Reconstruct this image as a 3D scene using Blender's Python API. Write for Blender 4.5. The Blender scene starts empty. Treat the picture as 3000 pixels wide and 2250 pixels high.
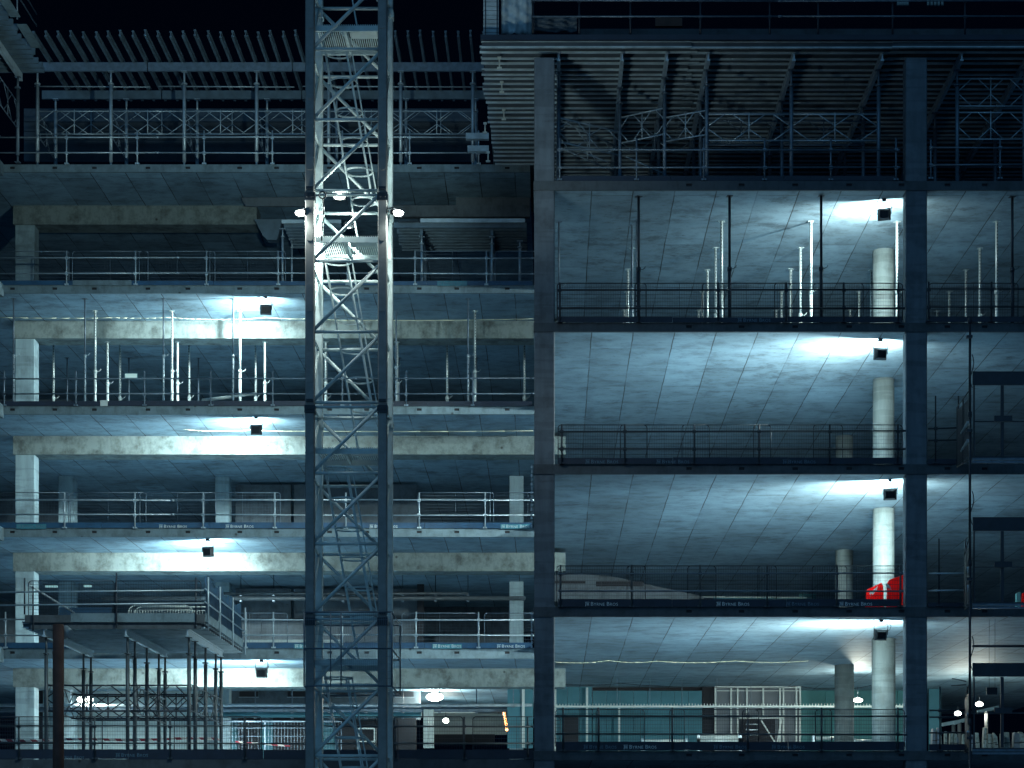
import bpy, math, random
from math import radians as R, sin, cos, pi
from mathutils import Vector, Matrix

rnd = random.Random(11)
sc = bpy.context.scene
col = sc.collection

# ------------------------------------------------------------------ camera
EYE = 1.6            # eye height above the ground
F = 6000.0           # focal length in photo pixels (3000 px wide)
VX, VY = 1614.0, 2520.0
cd = bpy.data.cameras.new('camera')
cd.lens = 72.0; cd.sensor_width = 36.0; cd.sensor_fit = 'HORIZONTAL'
cd.shift_x = (1500 - VX) / 3000.0
cd.shift_y = (VY - 1125) / 3000.0
cd.clip_start = 0.5; cd.clip_end = 3000
cam = bpy.data.objects.new('camera', cd); col.objects.link(cam)
cam.location = (0, 0, EYE); cam.rotation_euler = (R(90), 0, 0)
sc.camera = cam

# ------------------------------------------------------------------ night sky and faint city glow
w = bpy.data.worlds.new('World'); sc.world = w; w.use_nodes = True
bg = w.node_tree.nodes['Background']
bg.inputs[0].default_value = (0.05, 0.25, 1.0, 1); bg.inputs[1].default_value = 0.0028
sl = bpy.data.lights.new('city_glow', 'SUN'); sl.energy = 0.52; sl.angle = R(70); sl.color = (0.21, 0.56, 0.96)
so = bpy.data.objects.new('city_glow', sl); col.objects.link(so); so.location = (-10, -5, 60)
so.rotation_euler = (R(58), 0, R(-14))
sc.view_settings.view_transform = 'Standard'; sc.view_settings.look = 'None'
sc.view_settings.exposure = 0.05; sc.view_settings.gamma = 1.0
sc.cycles.use_denoising = True
sc.cycles.max_bounces = 8; sc.cycles.diffuse_bounces = 7
sc.cycles.sample_clamp_indirect = 4.0
FLOOD = 1060.0       # watts of a floodlight under a ceiling
WARM = (0.86, 1.0, 0.94)
MASTW = 90.0

# ------------------------------------------------------------------ helpers
def WX(px, Y): return (px - VX) / F * Y
def WZ(py, Y): return EYE + (VY - py) / F * Y
def HZ(h): return EYE + h
def pt(px, py, Y): return (WX(px, Y), Y, WZ(py, Y))

def root_loc(p):
    while p.parent: p = p.parent
    return Vector(p.location)

class MB:
    def __init__(s): s.v = []; s.f = []; s.s = []
    def add(s, vs, fs, sm=False):
        b = len(s.v); s.v += [tuple(x) for x in vs]
        for f in fs: s.f.append(tuple(b + i for i in f)); s.s.append(sm)
        return s
    def box(s, x0, x1, y0, y1, z0, z1):
        return s.add([(x0,y0,z0),(x1,y0,z0),(x1,y1,z0),(x0,y1,z0),(x0,y0,z1),(x1,y0,z1),(x1,y1,z1),(x0,y1,z1)],
                     [(0,3,2,1),(4,5,6,7),(0,1,5,4),(1,2,6,5),(2,3,7,6),(3,0,4,7)])
    def cbox(s, x0, x1, y0, y1, z0, z1, c):      # box with chamfered vertical edges
        P = [(x0+c,y0),(x1-c,y0),(x1,y0+c),(x1,y1-c),(x1-c,y1),(x0+c,y1),(x0,y1-c),(x0,y0+c)]
        n = 8
        return s.add([(x,y,z0) for x,y in P] + [(x,y,z1) for x,y in P],
                     [tuple(range(n-1,-1,-1)), tuple(range(n,2*n))] + [(i,(i+1)%n,(i+1)%n+n,i+n) for i in range(n)])
    def bar(s, p, q, w_, h_, up=(0,0,1)):
        p = Vector(p); q = Vector(q); d = (q-p).normalized(); up = Vector(up)
        if abs(d.dot(up)) > .98: up = Vector((0,1,0))
        a = d.cross(up).normalized()*w_/2; b = a.cross(d).normalized()*h_/2
        vs = [p-a-b,p+a-b,p+a+b,p-a+b,q-a-b,q+a-b,q+a+b,q-a+b]
        return s.add(vs, [(0,3,2,1),(4,5,6,7),(0,1,5,4),(1,2,6,5),(2,3,7,6),(3,0,4,7)])
    def tube(s, p, q, r, n=8, r2=None):
        p = Vector(p); q = Vector(q); d = (q-p)
        if d.length < 1e-6: return s
        d.normalize(); r2 = r if r2 is None else r2
        u = Vector((0,0,1)) if abs(d.z) < .9 else Vector((1,0,0))
        a = d.cross(u).normalized(); b = d.cross(a)
        c = [(cos(2*pi*i/n), sin(2*pi*i/n)) for i in range(n)]
        base = len(s.v)
        s.v += [tuple(p+a*r*x+b*r*y) for x,y in c] + [tuple(q+a*r2*x+b*r2*y) for x,y in c]
        for i in range(n):
            s.f.append((base+i, base+(i+1)%n, base+(i+1)%n+n, base+i+n)); s.s.append(True)
        s.f.append(tuple(base+i for i in range(n-1,-1,-1))); s.s.append(False)
        s.f.append(tuple(base+n+i for i in range(n))); s.s.append(False)
        return s
    def path(s, P, r, n=6):
        for a, b in zip(P, P[1:]): s.tube(a, b, r, n)
        return s
    def prism(s, P, y0, y1):       # polygon in XZ, pushed from y0 to y1
        n = len(P)
        return s.add([(x,y0,z) for x,z in P] + [(x,y1,z) for x,z in P],
                     [tuple(range(n)), tuple(range(2*n-1,n-1,-1))] + [((i+1)%n,i,i+n,(i+1)%n+n) for i in range(n)])
    def sphere(s, c, rx, ry, rz, n=12, m=8):
        base = len(s.v)
        for j in range(m+1):
            t = pi*j/m
            for i in range(n):
                a = 2*pi*i/n
                s.v.append((c[0]+rx*sin(t)*cos(a), c[1]+ry*sin(t)*sin(a), c[2]+rz*cos(t)))
        for j in range(m):
            for i in range(n):
                s.f.append((base+j*n+i, base+(j+1)*n+i, base+(j+1)*n+(i+1)%n, base+j*n+(i+1)%n)); s.s.append(True)
        return s
    def build(s, name, m, parent=None, bevel=0):
        if parent is not None: o = root_loc(parent)
        else:
            xs = [v[0] for v in s.v]; ys = [v[1] for v in s.v]; zs = [v[2] for v in s.v]
            o = Vector(((min(xs)+max(xs))/2, (min(ys)+max(ys))/2, min(zs)))
        me = bpy.data.meshes.new(name)
        me.from_pydata([(v[0]-o.x, v[1]-o.y, v[2]-o.z) for v in s.v], [], s.f)
        me.polygons.foreach_set('use_smooth', s.s); me.update()
        me.materials.append(m)
        ob = bpy.data.objects.new(name, me); col.objects.link(ob)
        if parent is not None: ob.parent = parent
        else: ob.location = o
        if bevel:
            b = ob.modifiers.new('bevel', 'BEVEL'); b.width = bevel; b.segments = 1; b.limit_method = 'ANGLE'
        return ob

def tag(o, label=None, cat=None, group=None, kind=None):
    if label: o['label'] = label
    if cat: o['category'] = cat
    if group: o['group'] = group
    if kind: o['kind'] = kind
    return o
def thing(name, loc, label, cat, group=None):
    o = bpy.data.objects.new(name, None); col.objects.link(o); o.location = loc
    o.empty_display_size = .3
    return tag(o, label, cat, group)
def copy_tree(o, parent=None):
    c = o.copy(); col.objects.link(c)
    if parent is not None: c.parent = parent
    for ch in list(o.children): copy_tree(ch, c)
    return c
class Stamp:      # first use moves the prototype itself, later uses copy it
    def __init__(s, proto): s.p = proto; s.used = False
    def put(s, loc, label, group=None, rz=None):
        o = copy_tree(s.p) if s.used else s.p
        s.used = True
        o.location = loc; o['label'] = label
        if rz is not None: o.rotation_euler = (0, 0, rz)
        if group: o['group'] = group
        return o
ORD = ['leftmost','second from left','third from left','fourth from left','fifth from left','sixth from left','seventh from left','eighth from left','ninth from left']
STOREY = ['lowest','second lowest','third lowest','fourth lowest','fifth lowest','top']

# ------------------------------------------------------------------ materials
def new_mat(name):
    m = bpy.data.materials.new(name); m.use_nodes = True
    nt = m.node_tree; b = nt.nodes['Principled BSDF']
    return m, nt, b
def nd(nt, t, **kw):
    n = nt.nodes.new(t)
    for k, v in kw.items(): setattr(n, k, v)
    return n
def world_pos(nt, sx=1, sy=1, sz=1):
    g = nd(nt, 'ShaderNodeNewGeometry'); mp = nd(nt, 'ShaderNodeMapping')
    mp.inputs['Scale'].default_value = (sx, sy, sz)
    nt.links.new(g.outputs['Position'], mp.inputs['Vector'])
    return mp.outputs['Vector']
def noise(nt, vec, scale, detail=4, rough=.6):
    n = nd(nt, 'ShaderNodeTexNoise'); n.inputs['Scale'].default_value = scale
    n.inputs['Detail'].default_value = detail; n.inputs['Roughness'].default_value = rough
    nt.links.new(vec, n.inputs['Vector']); return n.outputs['Fac']
def ramp(nt, fac, stops):
    r = nd(nt, 'ShaderNodeValToRGB'); e = r.color_ramp.elements
    while len(e) < len(stops): e.new(.5)
    for i, (p, v) in enumerate(stops):
        e[i].position = p; e[i].color = (v, v, v, 1) if not isinstance(v, tuple) else (*v, 1)
    nt.links.new(fac, r.inputs['Fac']); return r.outputs['Color']
def mul(nt, a, b, fac=1.0):
    m = nd(nt, 'ShaderNodeMix', data_type='RGBA', blend_type='MULTIPLY'); m.inputs[0].default_value = fac
    for s_, v in ((6, a), (7, b)):
        if isinstance(v, tuple): m.inputs[s_].default_value = (*v, 1)
        else: nt.links.new(v, m.inputs[s_])
    return m.outputs[2]
def plain(name, c, rough=.6, metal=0.0, var=.25, scale=3.0, bump=0.0):
    m, nt, b = new_mat(name)
    v = world_pos(nt)
    k = ramp(nt, noise(nt, v, scale, 5), [(.3, 1-var), (.7, 1.0)])
    nt.links.new(mul(nt, c, k), b.inputs['Base Color'])
    b.inputs['Roughness'].default_value = rough; b.inputs['Metallic'].default_value = metal
    if bump:
        bn = nd(nt, 'ShaderNodeBump'); bn.inputs['Strength'].default_value = bump; bn.inputs['Distance'].default_value = .01
        nt.links.new(noise(nt, v, 40, 3), bn.inputs['Height']); nt.links.new(bn.outputs[0], b.inputs['Normal'])
    return m
def emit(name, c, s):
    m, nt, b = new_mat(name)
    b.inputs['Base Color'].default_value = (.8,.8,.8,1)
    b.inputs['Emission Color'].default_value = (*c, 1); b.inputs['Emission Strength'].default_value = s
    return m
CC = (0.24, 0.345, 0.41)
def soffit_mat(name, c=CC):          # slab cast on plywood sheets laid along Y
    m, nt, b = new_mat(name)
    g = nd(nt, 'ShaderNodeNewGeometry'); sp = nd(nt, 'ShaderNodeSeparateXYZ'); cb = nd(nt, 'ShaderNodeCombineXYZ')
    nt.links.new(g.outputs['Position'], sp.inputs[0])
    wob = noise(nt, g.outputs['Position'], .7, 2)
    ad = nd(nt, 'ShaderNodeMath', operation='MULTIPLY_ADD'); ad.inputs[1].default_value = .05
    nt.links.new(wob, ad.inputs[0]); nt.links.new(sp.outputs[0], ad.inputs[2])
    fl = nd(nt, 'ShaderNodeMath', operation='MULTIPLY_ADD'); fl.inputs[1].default_value = .37   # shift the pattern from floor to floor
    nt.links.new(sp.outputs[2], fl.inputs[0]); nt.links.new(sp.outputs[1], fl.inputs[2])
    nt.links.new(fl.outputs[0], cb.inputs[0]); nt.links.new(ad.outputs[0], cb.inputs[1])
    br = nd(nt, 'ShaderNodeTexBrick'); br.offset = .5; br.offset_frequency = 2
    nt.links.new(cb.outputs[0], br.inputs['Vector'])
    br.inputs['Color1'].default_value = (.72,.72,.72,1); br.inputs['Color2'].default_value = (1,1,1,1); br.inputs['Mortar'].default_value = (.80,.80,.80,1)
    br.inputs['Scale'].default_value = 1; br.inputs['Mortar Size'].default_value = .02; br.inputs['Mortar Smooth'].default_value = .4
    br.inputs['Brick Width'].default_value = 4.88; br.inputs['Row Height'].default_value = 1.22
    # joints fade in and out
    jf = ramp(nt, noise(nt, world_pos(nt, 1, .5, 3), .9, 3), [(.36, 0.25), (.54, 1.0)])
    jm = nd(nt, 'ShaderNodeMath', operation='MULTIPLY'); nt.links.new(jf, jm.inputs[0]); nt.links.new(br.outputs['Fac'], jm.inputs[1])
    mx = nd(nt, 'ShaderNodeMix', data_type='RGBA'); mx.inputs[7].default_value = (.10,.10,.10,1)
    nt.links.new(jm.outputs[0], mx.inputs[0]); nt.links.new(br.outputs['Color'], mx.inputs[6])
    streak = ramp(nt, noise(nt, world_pos(nt, .8, 1.1, 1), 1.5, 8, .72), [(.37, .58), (.50, .88), (.66, 1.04)])
    smear = ramp(nt, noise(nt, world_pos(nt, 1.4, 3.2, 2), 1.9, 7, .78), [(.37, .45), (.43, 1.0)])
    blot = ramp(nt, noise(nt, world_pos(nt, .5, .5, .7), .45, 3), [(.35, .80), (.65, 1.06)])
    vor = nd(nt, 'ShaderNodeTexVoronoi'); vor.inputs['Scale'].default_value = 1.1
    nt.links.new(world_pos(nt), vor.inputs['Vector'])
    dots = ramp(nt, vor.outputs['Distance'], [(.018, .15), (.03, 1.0)])
    stain = ramp(nt, noise(nt, world_pos(nt, .7, .9, .9), .75, 9, .78), [(.38, .58), (.43, .90), (.48, 1.0)])
    k = mul(nt, mul(nt, mul(nt, mul(nt, mul(nt, streak, smear, .8), stain), blot), mx.outputs[2]), dots)
    nt.links.new(mul(nt, c, k), b.inputs['Base Color'])
    b.inputs['Roughness'].default_value = .62
    bn = nd(nt, 'ShaderNodeBump'); bn.inputs['Strength'].default_value = .25; bn.inputs['Distance'].default_value = .02
    nt.links.new(blot, bn.inputs['Height']); nt.links.new(bn.outputs[0], b.inputs['Normal'])
    return m
def beam_mat(name, c=CC, dirt=.5):        # upright faces with pour joints and dark blotches
    m, nt, b = new_mat(name)
    g = nd(nt, 'ShaderNodeNewGeometry'); sp = nd(nt, 'ShaderNodeSeparateXYZ'); cb = nd(nt, 'ShaderNodeCombineXYZ')
    nt.links.new(g.outputs['Position'], sp.inputs[0])
    fl = nd(nt, 'ShaderNodeMath', operation='MULTIPLY_ADD'); fl.inputs[1].default_value = .31
    nt.links.new(sp.outputs[2], fl.inputs[0]); nt.links.new(sp.outputs[0], fl.inputs[2])
    nt.links.new(fl.outputs[0], cb.inputs[0])
    br = nd(nt, 'ShaderNodeTexBrick'); br.offset = 0
    nt.links.new(cb.outputs[0], br.inputs['Vector'])
    br.inputs['Color1'].default_value = (.86,.86,.86,1); br.inputs['Color2'].default_value = (1,1,1,1); br.inputs['Mortar'].default_value = (.35,.35,.35,1)
    br.inputs['Scale'].default_value = 1; br.inputs['Mortar Size'].default_value = .012
    br.inputs['Brick Width'].default_value = 2.41; br.inputs['Row Height'].default_value = 50
    v = world_pos(nt)
    bl = ramp(nt, noise(nt, v, 1.7, 6, .7), [(.36, 1-dirt), (.55, 1.0)])
    sm = ramp(nt, noise(nt, world_pos(nt, 1, 1, .35), 5.5, 4, .6), [(.30, .72), (.5, 1.0)])
    vor = nd(nt, 'ShaderNodeTexVoronoi'); vor.inputs['Scale'].default_value = 1.25
    nt.links.new(v, vor.inputs['Vector'])
    dots = ramp(nt, vor.outputs['Distance'], [(.03, .25), (.08, 1.0)])
    k = mul(nt, mul(nt, mul(nt, bl, sm), br.outputs['Color'], .8), dots)
    nt.links.new(mul(nt, c, k), b.inputs['Base Color'])
    b.inputs['Roughness'].default_value = .75
    return m
def column_mat(name, c=CC):
    m, nt, b = new_mat(name)
    a = ramp(nt, noise(nt, world_pos(nt, 3, 3, .4), 1.5, 6, .65), [(.3, .72), (.6, 1.0)])
    d = ramp(nt, noise(nt, world_pos(nt), 1.1, 5, .7), [(.36, .7), (.52, 1.0)])
    e = ramp(nt, noise(nt, world_pos(nt, .3, .3, 3.2), 1.2, 3, .5), [(.44, .70), (.47, 1.0)])
    nt.links.new(mul(nt, c, mul(nt, mul(nt, a, d), e, .6)), b.inputs['Base Color'])
    b.inputs['Roughness'].default_value = .7
    return m
M = {}
M['soffit'] = soffit_mat('concrete_soffit', (0.25, 0.375, 0.46))
M['top'] = plain('slab_topping', (0.50, 0.68, 0.82), .8, 0, .25, .9)
M['soffitl'] = soffit_mat('concrete_soffit_left', (0.24, 0.41, 0.54))
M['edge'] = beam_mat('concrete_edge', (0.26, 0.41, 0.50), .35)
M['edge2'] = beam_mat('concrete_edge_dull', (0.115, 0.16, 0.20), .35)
M['beam'] = beam_mat('concrete_beam', (0.33, 0.45, 0.47), .55)
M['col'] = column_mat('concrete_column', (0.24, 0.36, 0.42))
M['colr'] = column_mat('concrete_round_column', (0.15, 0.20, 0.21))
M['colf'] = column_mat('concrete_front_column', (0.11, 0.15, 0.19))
M['floor'] = plain('concrete_floor', (0.36, 0.44, 0.50), .8, 0, .4, .8)
M['wall'] = beam_mat('core_wall', (0.17, 0.24, 0.30), .4)
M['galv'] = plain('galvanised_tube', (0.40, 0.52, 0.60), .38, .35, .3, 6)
M['galvd'] = plain('dark_grey_tube', (0.15, 0.22, 0.29), .45, .3, .4, 6)  # darker tone of the galvanised tube
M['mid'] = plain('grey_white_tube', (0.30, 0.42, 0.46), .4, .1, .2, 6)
M['dgal'] = plain('shaded_tube', (0.05, 0.075, 0.095), .5, .2, .4, 6)  # silhouette shade of rails and platform legs is in this dark tone
M['zinc'] = plain('zinc_prop', (0.48, 0.58, 0.60), .35, .25, .25, 8)
M['dark'] = plain('dark_steel_and_shade', (0.022, 0.035, 0.055), .5, .2, .3, 5)  # dark steel, also holds the silhouette shade of the front props
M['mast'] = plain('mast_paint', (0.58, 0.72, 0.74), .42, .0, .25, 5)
M['mast_shaded'] = plain('mast_paint_shaded', (0.25, 0.265, 0.265), .5, .1, .25, 5)  # darker copy of the mast paint, shade of the front chords put in
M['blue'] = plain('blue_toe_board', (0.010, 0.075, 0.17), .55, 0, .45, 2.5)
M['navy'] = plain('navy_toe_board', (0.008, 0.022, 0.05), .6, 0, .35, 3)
M['teal'] = plain('teal_sign', (0.04, 0.22, 0.30), .5, 0, .4, 6)
M['letter'] = plain('sign_lettering', (0.55, 0.68, 0.72), .5, 0, .15, 20)
M['letterd'] = plain('faded_lettering', (0.10, 0.20, 0.28), .6, 0, .3, 20)
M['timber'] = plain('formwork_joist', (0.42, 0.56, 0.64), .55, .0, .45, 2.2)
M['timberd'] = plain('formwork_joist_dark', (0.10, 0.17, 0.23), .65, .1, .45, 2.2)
M['web'] = plain('joist_web', (0.06, 0.09, 0.12), .8, 0, .3, 3)
M['ply'] = plain('formwork_plywood', (0.05, 0.08, 0.11), .7, 0, .5, 1.4)
M['black'] = plain('black_void', (0.010, 0.014, 0.022), .8, 0, .2, 3)
M['housing'] = plain('lamp_housing', (0.02, 0.028, 0.04), .45, .3, .3, 12)
M['cable'] = plain('pale_cable', (0.62, 0.66, 0.50), .5, 0, .1, 3)
M['rust'] = plain('rusty_pole', (0.13, 0.068, 0.055), .8, 0, .5, 2.5)
M['white'] = plain('white_paint', (0.52, 0.62, 0.62), .4, 0, .2, 5)
M['glasswall'] = plain('teal_partition', (0.06, 0.20, 0.26), .85, 0, .3, .7)
M['glasswall2'] = plain('green_partition', (0.09, 0.29, 0.31), .85, 0, .3, .7)
M['browngrey'] = plain('plasterboard', (0.15, 0.18, 0.21), .8, 0, .2, 1.5)
M['net'] = plain('blue_netting', (0.006, 0.055, 0.12), .7, 0, .5, 4)
M['pack'] = plain('pale_wrapping', (0.30, 0.40, 0.41), .35, 0, .7, 9)
M['lamp'] = emit('lamp_glass', (.97, 1.0, .90), 12)
M['lampw'] = emit('amber_lamp_glass', (1.0, .42, .10), 5)
M['lampd'] = emit('exit_sign_glass', (.35, .75, .70), .35)
def red_mat():
    m, nt, b = new_mat('red_plastic')
    b.inputs['Base Color'].default_value = (.85, .025, .02, 1); b.inputs['Roughness'].default_value = .35
    tr = nd(nt, 'ShaderNodeBsdfTranslucent'); tr.inputs[0].default_value = (1.0, .05, .03, 1)
    mx = nd(nt, 'ShaderNodeMixShader'); mx.inputs[0].default_value = .7
    out = [n for n in nt.nodes if n.type == 'OUTPUT_MATERIAL'][0]
    nt.links.new(b.outputs[0], mx.inputs[1]); nt.links.new(tr.outputs[0], mx.inputs[2]); nt.links.new(mx.outputs[0], out.inputs[0])
    return m
M['red'] = red_mat()
M['redwhite'] = None
def tape_mat():
    m, nt, b = new_mat('barrier_tape')
    g = nd(nt, 'ShaderNodeNewGeometry'); sp = nd(nt, 'ShaderNodeSeparateXYZ'); nt.links.new(g.outputs['Position'], sp.inputs[0])
    a = nd(nt, 'ShaderNodeMath', operation='ADD'); nt.links.new(sp.outputs[0], a.inputs[0]); nt.links.new(sp.outputs[2], a.inputs[1])
    md = nd(nt, 'ShaderNodeMath', operation='FRACT'); sc_ = nd(nt, 'ShaderNodeMath', operation='MULTIPLY'); sc_.inputs[1].default_value = 2.4
    nt.links.new(a.outputs[0], sc_.inputs[0]); nt.links.new(sc_.outputs[0], md.inputs[0])
    r = nd(nt, 'ShaderNodeValToRGB'); r.color_ramp.interpolation = 'CONSTANT'
    r.color_ramp.elements[0].color = (.28,.03,.05,1); r.color_ramp.elements[1].position = .5; r.color_ramp.elements[1].color = (.6,.62,.6,1)
    nt.links.new(md.outputs[0], r.inputs[0]); nt.links.new(r.outputs[0], b.inputs['Base Color'])
    return m
M['tape'] = tape_mat()

# ------------------------------------------------------------------ ground
g = MB(); g.add([(-900,-300,0),(900,-300,0),(900,1500,0),(-900,1500,0)], [(0,1,2,3)])
tag(g.build('ground', M['floor']), kind='structure')

# ------------------------------------------------------------------ concrete buildings
def slab(parent, x0, x1, yf, yb, top, bot, pockets, emat, smat='soffit'):
    """slab with an upright edge face; square former pockets stay open in the edge, backed in black for shade"""
    zt, zb = HZ(top), HZ(bot)
    body = MB().box(x0, x1, yf+.09, yb, zb, zt).build('slab', M[smat], parent)
    MB().box(x0+.01, x1-.01, yf+.6, yb-.1, zt+.001, zt+.006).build('floor_finish', M['top'], body)
    e = MB(); h = zt-zb; pw, ph = .17, min(.085, h*.34)
    zc = zb + h*.56
    xs = sorted(p for p in pockets if x0+.2 < p < x1-.2)
    cur = x0
    for p in xs:
        e.box(cur, p-pw/2, yf, yf+.088, zb, zt)
        e.box(p-pw/2, p+pw/2, yf, yf+.088, zb, zc-ph/2); e.box(p-pw/2, p+pw/2, yf, yf+.088, zc+ph/2, zt)
        cur = p+pw/2
    e.box(cur, x1, yf, yf+.088, zb, zt)
    e.build('slab_edge', emat, body)
    for p in xs:
        MB().box(p-pw/2+.004, p+pw/2-.004, yf+.03, yf+.086, zc-ph/2+.004, zc+ph/2-.004).build('pocket_shade', M['black'], body)  # black backing puts the shade inside the pocket into the colour
    return body

# right wing
RT = [3.20, 7.42, 11.60, 15.745, 19.90]; RB = [2.93, 7.13, 11.31, 15.48, 19.63]
rw = thing('concrete_building', (5, 60, 0), 'unfinished concrete frame building in front on the right, open floors', 'building', 'concrete building wings')
rp = [WX(p, 60) for p in (2019, 2173, 2330, 2488, 2641, 2776, 2885, 3010)]
for i in range(5):
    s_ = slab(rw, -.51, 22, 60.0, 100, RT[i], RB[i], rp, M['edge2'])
for (x0, x1) in ((-.49, .11), (10.40, 11.03)):
    zs = [-EYE] + [v for v in RT]; zt = RB + [23.52]
    for i in range(6):
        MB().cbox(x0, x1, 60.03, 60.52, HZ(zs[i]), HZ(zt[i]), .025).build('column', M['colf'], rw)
for i in range(4):
    for (y, r) in ((66.0, .345), (74.85, .32)):
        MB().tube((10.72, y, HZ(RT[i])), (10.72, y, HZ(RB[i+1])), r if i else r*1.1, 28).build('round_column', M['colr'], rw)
# low walls of the stair core far inside
# left building, set back ten metres
LT = [3.01, 7.31, 11.43, 15.64, 19.80, 23.95]; LB = [2.6, 6.94, 11.13, 15.35, 19.52, 23.69]
lb = thing('concrete_building', (-10, 70.5, 0), 'unfinished concrete frame building set back on the left, behind the crane mast', 'building', 'concrete building wings')
YL = 70.5
lp = [WX(p, YL) for p in (36, 160, 276, 433, 550, 702, 810, 965, 1074, 1228, 1338, 1486)]
for i in range(1, 6):
    slab(lb, -30, -.53 if i < 5 else -.72, YL, 100, LT[i], LB[i], lp, M['edge'], 'soffitl')
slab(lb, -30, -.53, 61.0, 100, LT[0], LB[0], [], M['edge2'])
YB = 74.1
BB = {1: 6.27, 2: 10.46, 3: 14.68, 4: 18.88, 5: 23.0}
for i in range(1, 6):
    x1 = .53 if i < 5 else WX(752, YB)
    MB().box(-19.46, x1, YB, YB+1.0, HZ(BB[i]), HZ(LB[i])-.003).build('downstand_beam', M['beam'], lb)
    MB().cbox(-19.40, -18.70, YB+.05, YB+.7, HZ(LT[i-1]), HZ(BB[i])-.003, .02).build('column', M['col'], lb)
    # hanging stub of the beam face on the right of the crane at the top storey
for i in (1, 2, 3):
    for (x0, x1, y) in ((-19.68, -19.05, 81.8), (-13.45, -12.88, 82.0), (-1.66, -1.10, 81.8)):
        MB().cbox(x0, x1, y, y+.62, HZ(LT[i-1] if i > 1 else 3.01), HZ(LB[i])-.003, .02).build('column', M['col'], lb)
for i in (1, 2):
    for (a, b_) in ((690, 852), (861, 1222)):
        MB().box(WX(a, 83), WX(b_, 83), 83, 83.3, HZ(LT[i]), HZ(LB[i+1])-.13).build('core_wall', M['wall'], lb)
for i in (1, 2, 3):
    MB().box(-27, -19.9, 85, 85.3, HZ(LT[i]), HZ(LB[i+1])-.4).build('core_wall', M['wall'], lb)
MB().box(-12.8, -5.4, 83, 83.3, HZ(LT[3]), HZ(18.0)).build('core_wall', M['wall'], lb)
# top storey right of the crane: half cast beam
MB().box(WX(1336, 73.2), -.75, 73.2, 73.6, WZ(603, 73.2), HZ(LB[5])-.003).build('downstand_beam', M['wall'], lb)
MB().box(WX(1120, 73.0), -.75, 72.9, 73.15, WZ(637, 73), WZ(604, 73)).build('downstand_beam', M['wall'], lb)

# far left wing: slab ends and its formwork, running towards the street
lw = thing('concrete_building', (-22, 64, 0), 'slab ends of another concrete wing cut off at the left photo edge', 'building', 'concrete building wings')
for i in range(1, 6):
    MB().box(-27, -18.83, 59, 70.48, HZ(LB[i])-.15, HZ(LT[i])).build('slab', M['edge'], lw)
    MB().cbox(-20.6, -20.0, 60, 60.6, HZ(LT[i-1]), HZ(LB[i])-.153, .02).build('column', M['col'], lw)
MB().box(-27, -18.83, 59, 60.98, HZ(2.4), HZ(LT[0])).build('slab', M['edge'], lw)

# ------------------------------------------------------------------ site lettering on the toe boards
def text_mesh(s, size):
    cu = bpy.data.curves.new('lettering', 'FONT'); cu.body = s; cu.size = size; cu.space_character = 1.05
    cu.extrude = .001; cu.small_caps_scale = .78; cu.resolution_u = 3
    for i, f in enumerate(cu.body_format): f.use_small_caps = True
    o = bpy.data.objects.new('tmp', cu); col.objects.link(o)
    bpy.context.view_layer.update()
    me = bpy.data.meshes.new_from_object(o.evaluated_get(bpy.context.evaluated_depsgraph_get()))
    bpy.data.objects.remove(o); bpy.data.curves.remove(cu)
    for v in me.vertices:
        x, y, z = v.co; v.co = (x, -z, y)
    return me
SIGN = text_mesh('Byrne Bros', .155)
wmax = max(v.co.x for v in SIGN.vertices)
for v in SIGN.vertices: v.co.x *= .80/wmax
mk = MB()     # small mark in front of the words
mk.prism([(-.16,.095),(-.03,.095),(-.03,.108),(-.16,.108)], -.001, .001)
mk.prism([(-.155,-.02),(-.138,-.02),(-.122,.088),(-.139,.088)], -.001, .001)
mk.prism([(-.11,.03),(-.045,.03),(-.045,.042),(-.11,.042)], -.001, .001)
mk.prism([(-.11,.06),(-.045,.06),(-.045,.072),(-.11,.072)], -.001, .001)
for x in (-.105, -.08, -.055): mk.prism([(x,-.01),(x+.008,-.01),(x+.008,.06),(x,.06)], -.001, .001)
import bmesh
bm = bmesh.new(); bm.from_mesh(SIGN)
mv = [bm.verts.new(v) for v in mk.v]
for f in mk.f: bm.faces.new([mv[i] for i in f])
bm.to_mesh(SIGN); bm.free()
SIGNS = {}
def sign(parent, px, pz, Y, bright=True, board=None, s=1.0):
    """words on a toe board: parent is the toe board part"""
    key = 'letter' if bright else 'letterd'
    if key not in SIGNS:
        me = SIGN.copy(); me.materials.clear(); me.materials.append(M[key]); SIGNS[key] = me
    o = bpy.data.objects.new('lettering', SIGNS[key]); col.objects.link(o); o.parent = parent
    r = root_loc(parent)
    x, z = WX(px, Y), pz
    o.location = Vector((x+.17*s, Y-.004, z)) - r; o.scale = (s, 1, s)
    if board:
        MB().box(x-.02, x+1.0*s, Y-.0025, Y-.0005, z-.035, z+.125).build('sign_panel', M[board], parent)

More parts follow.
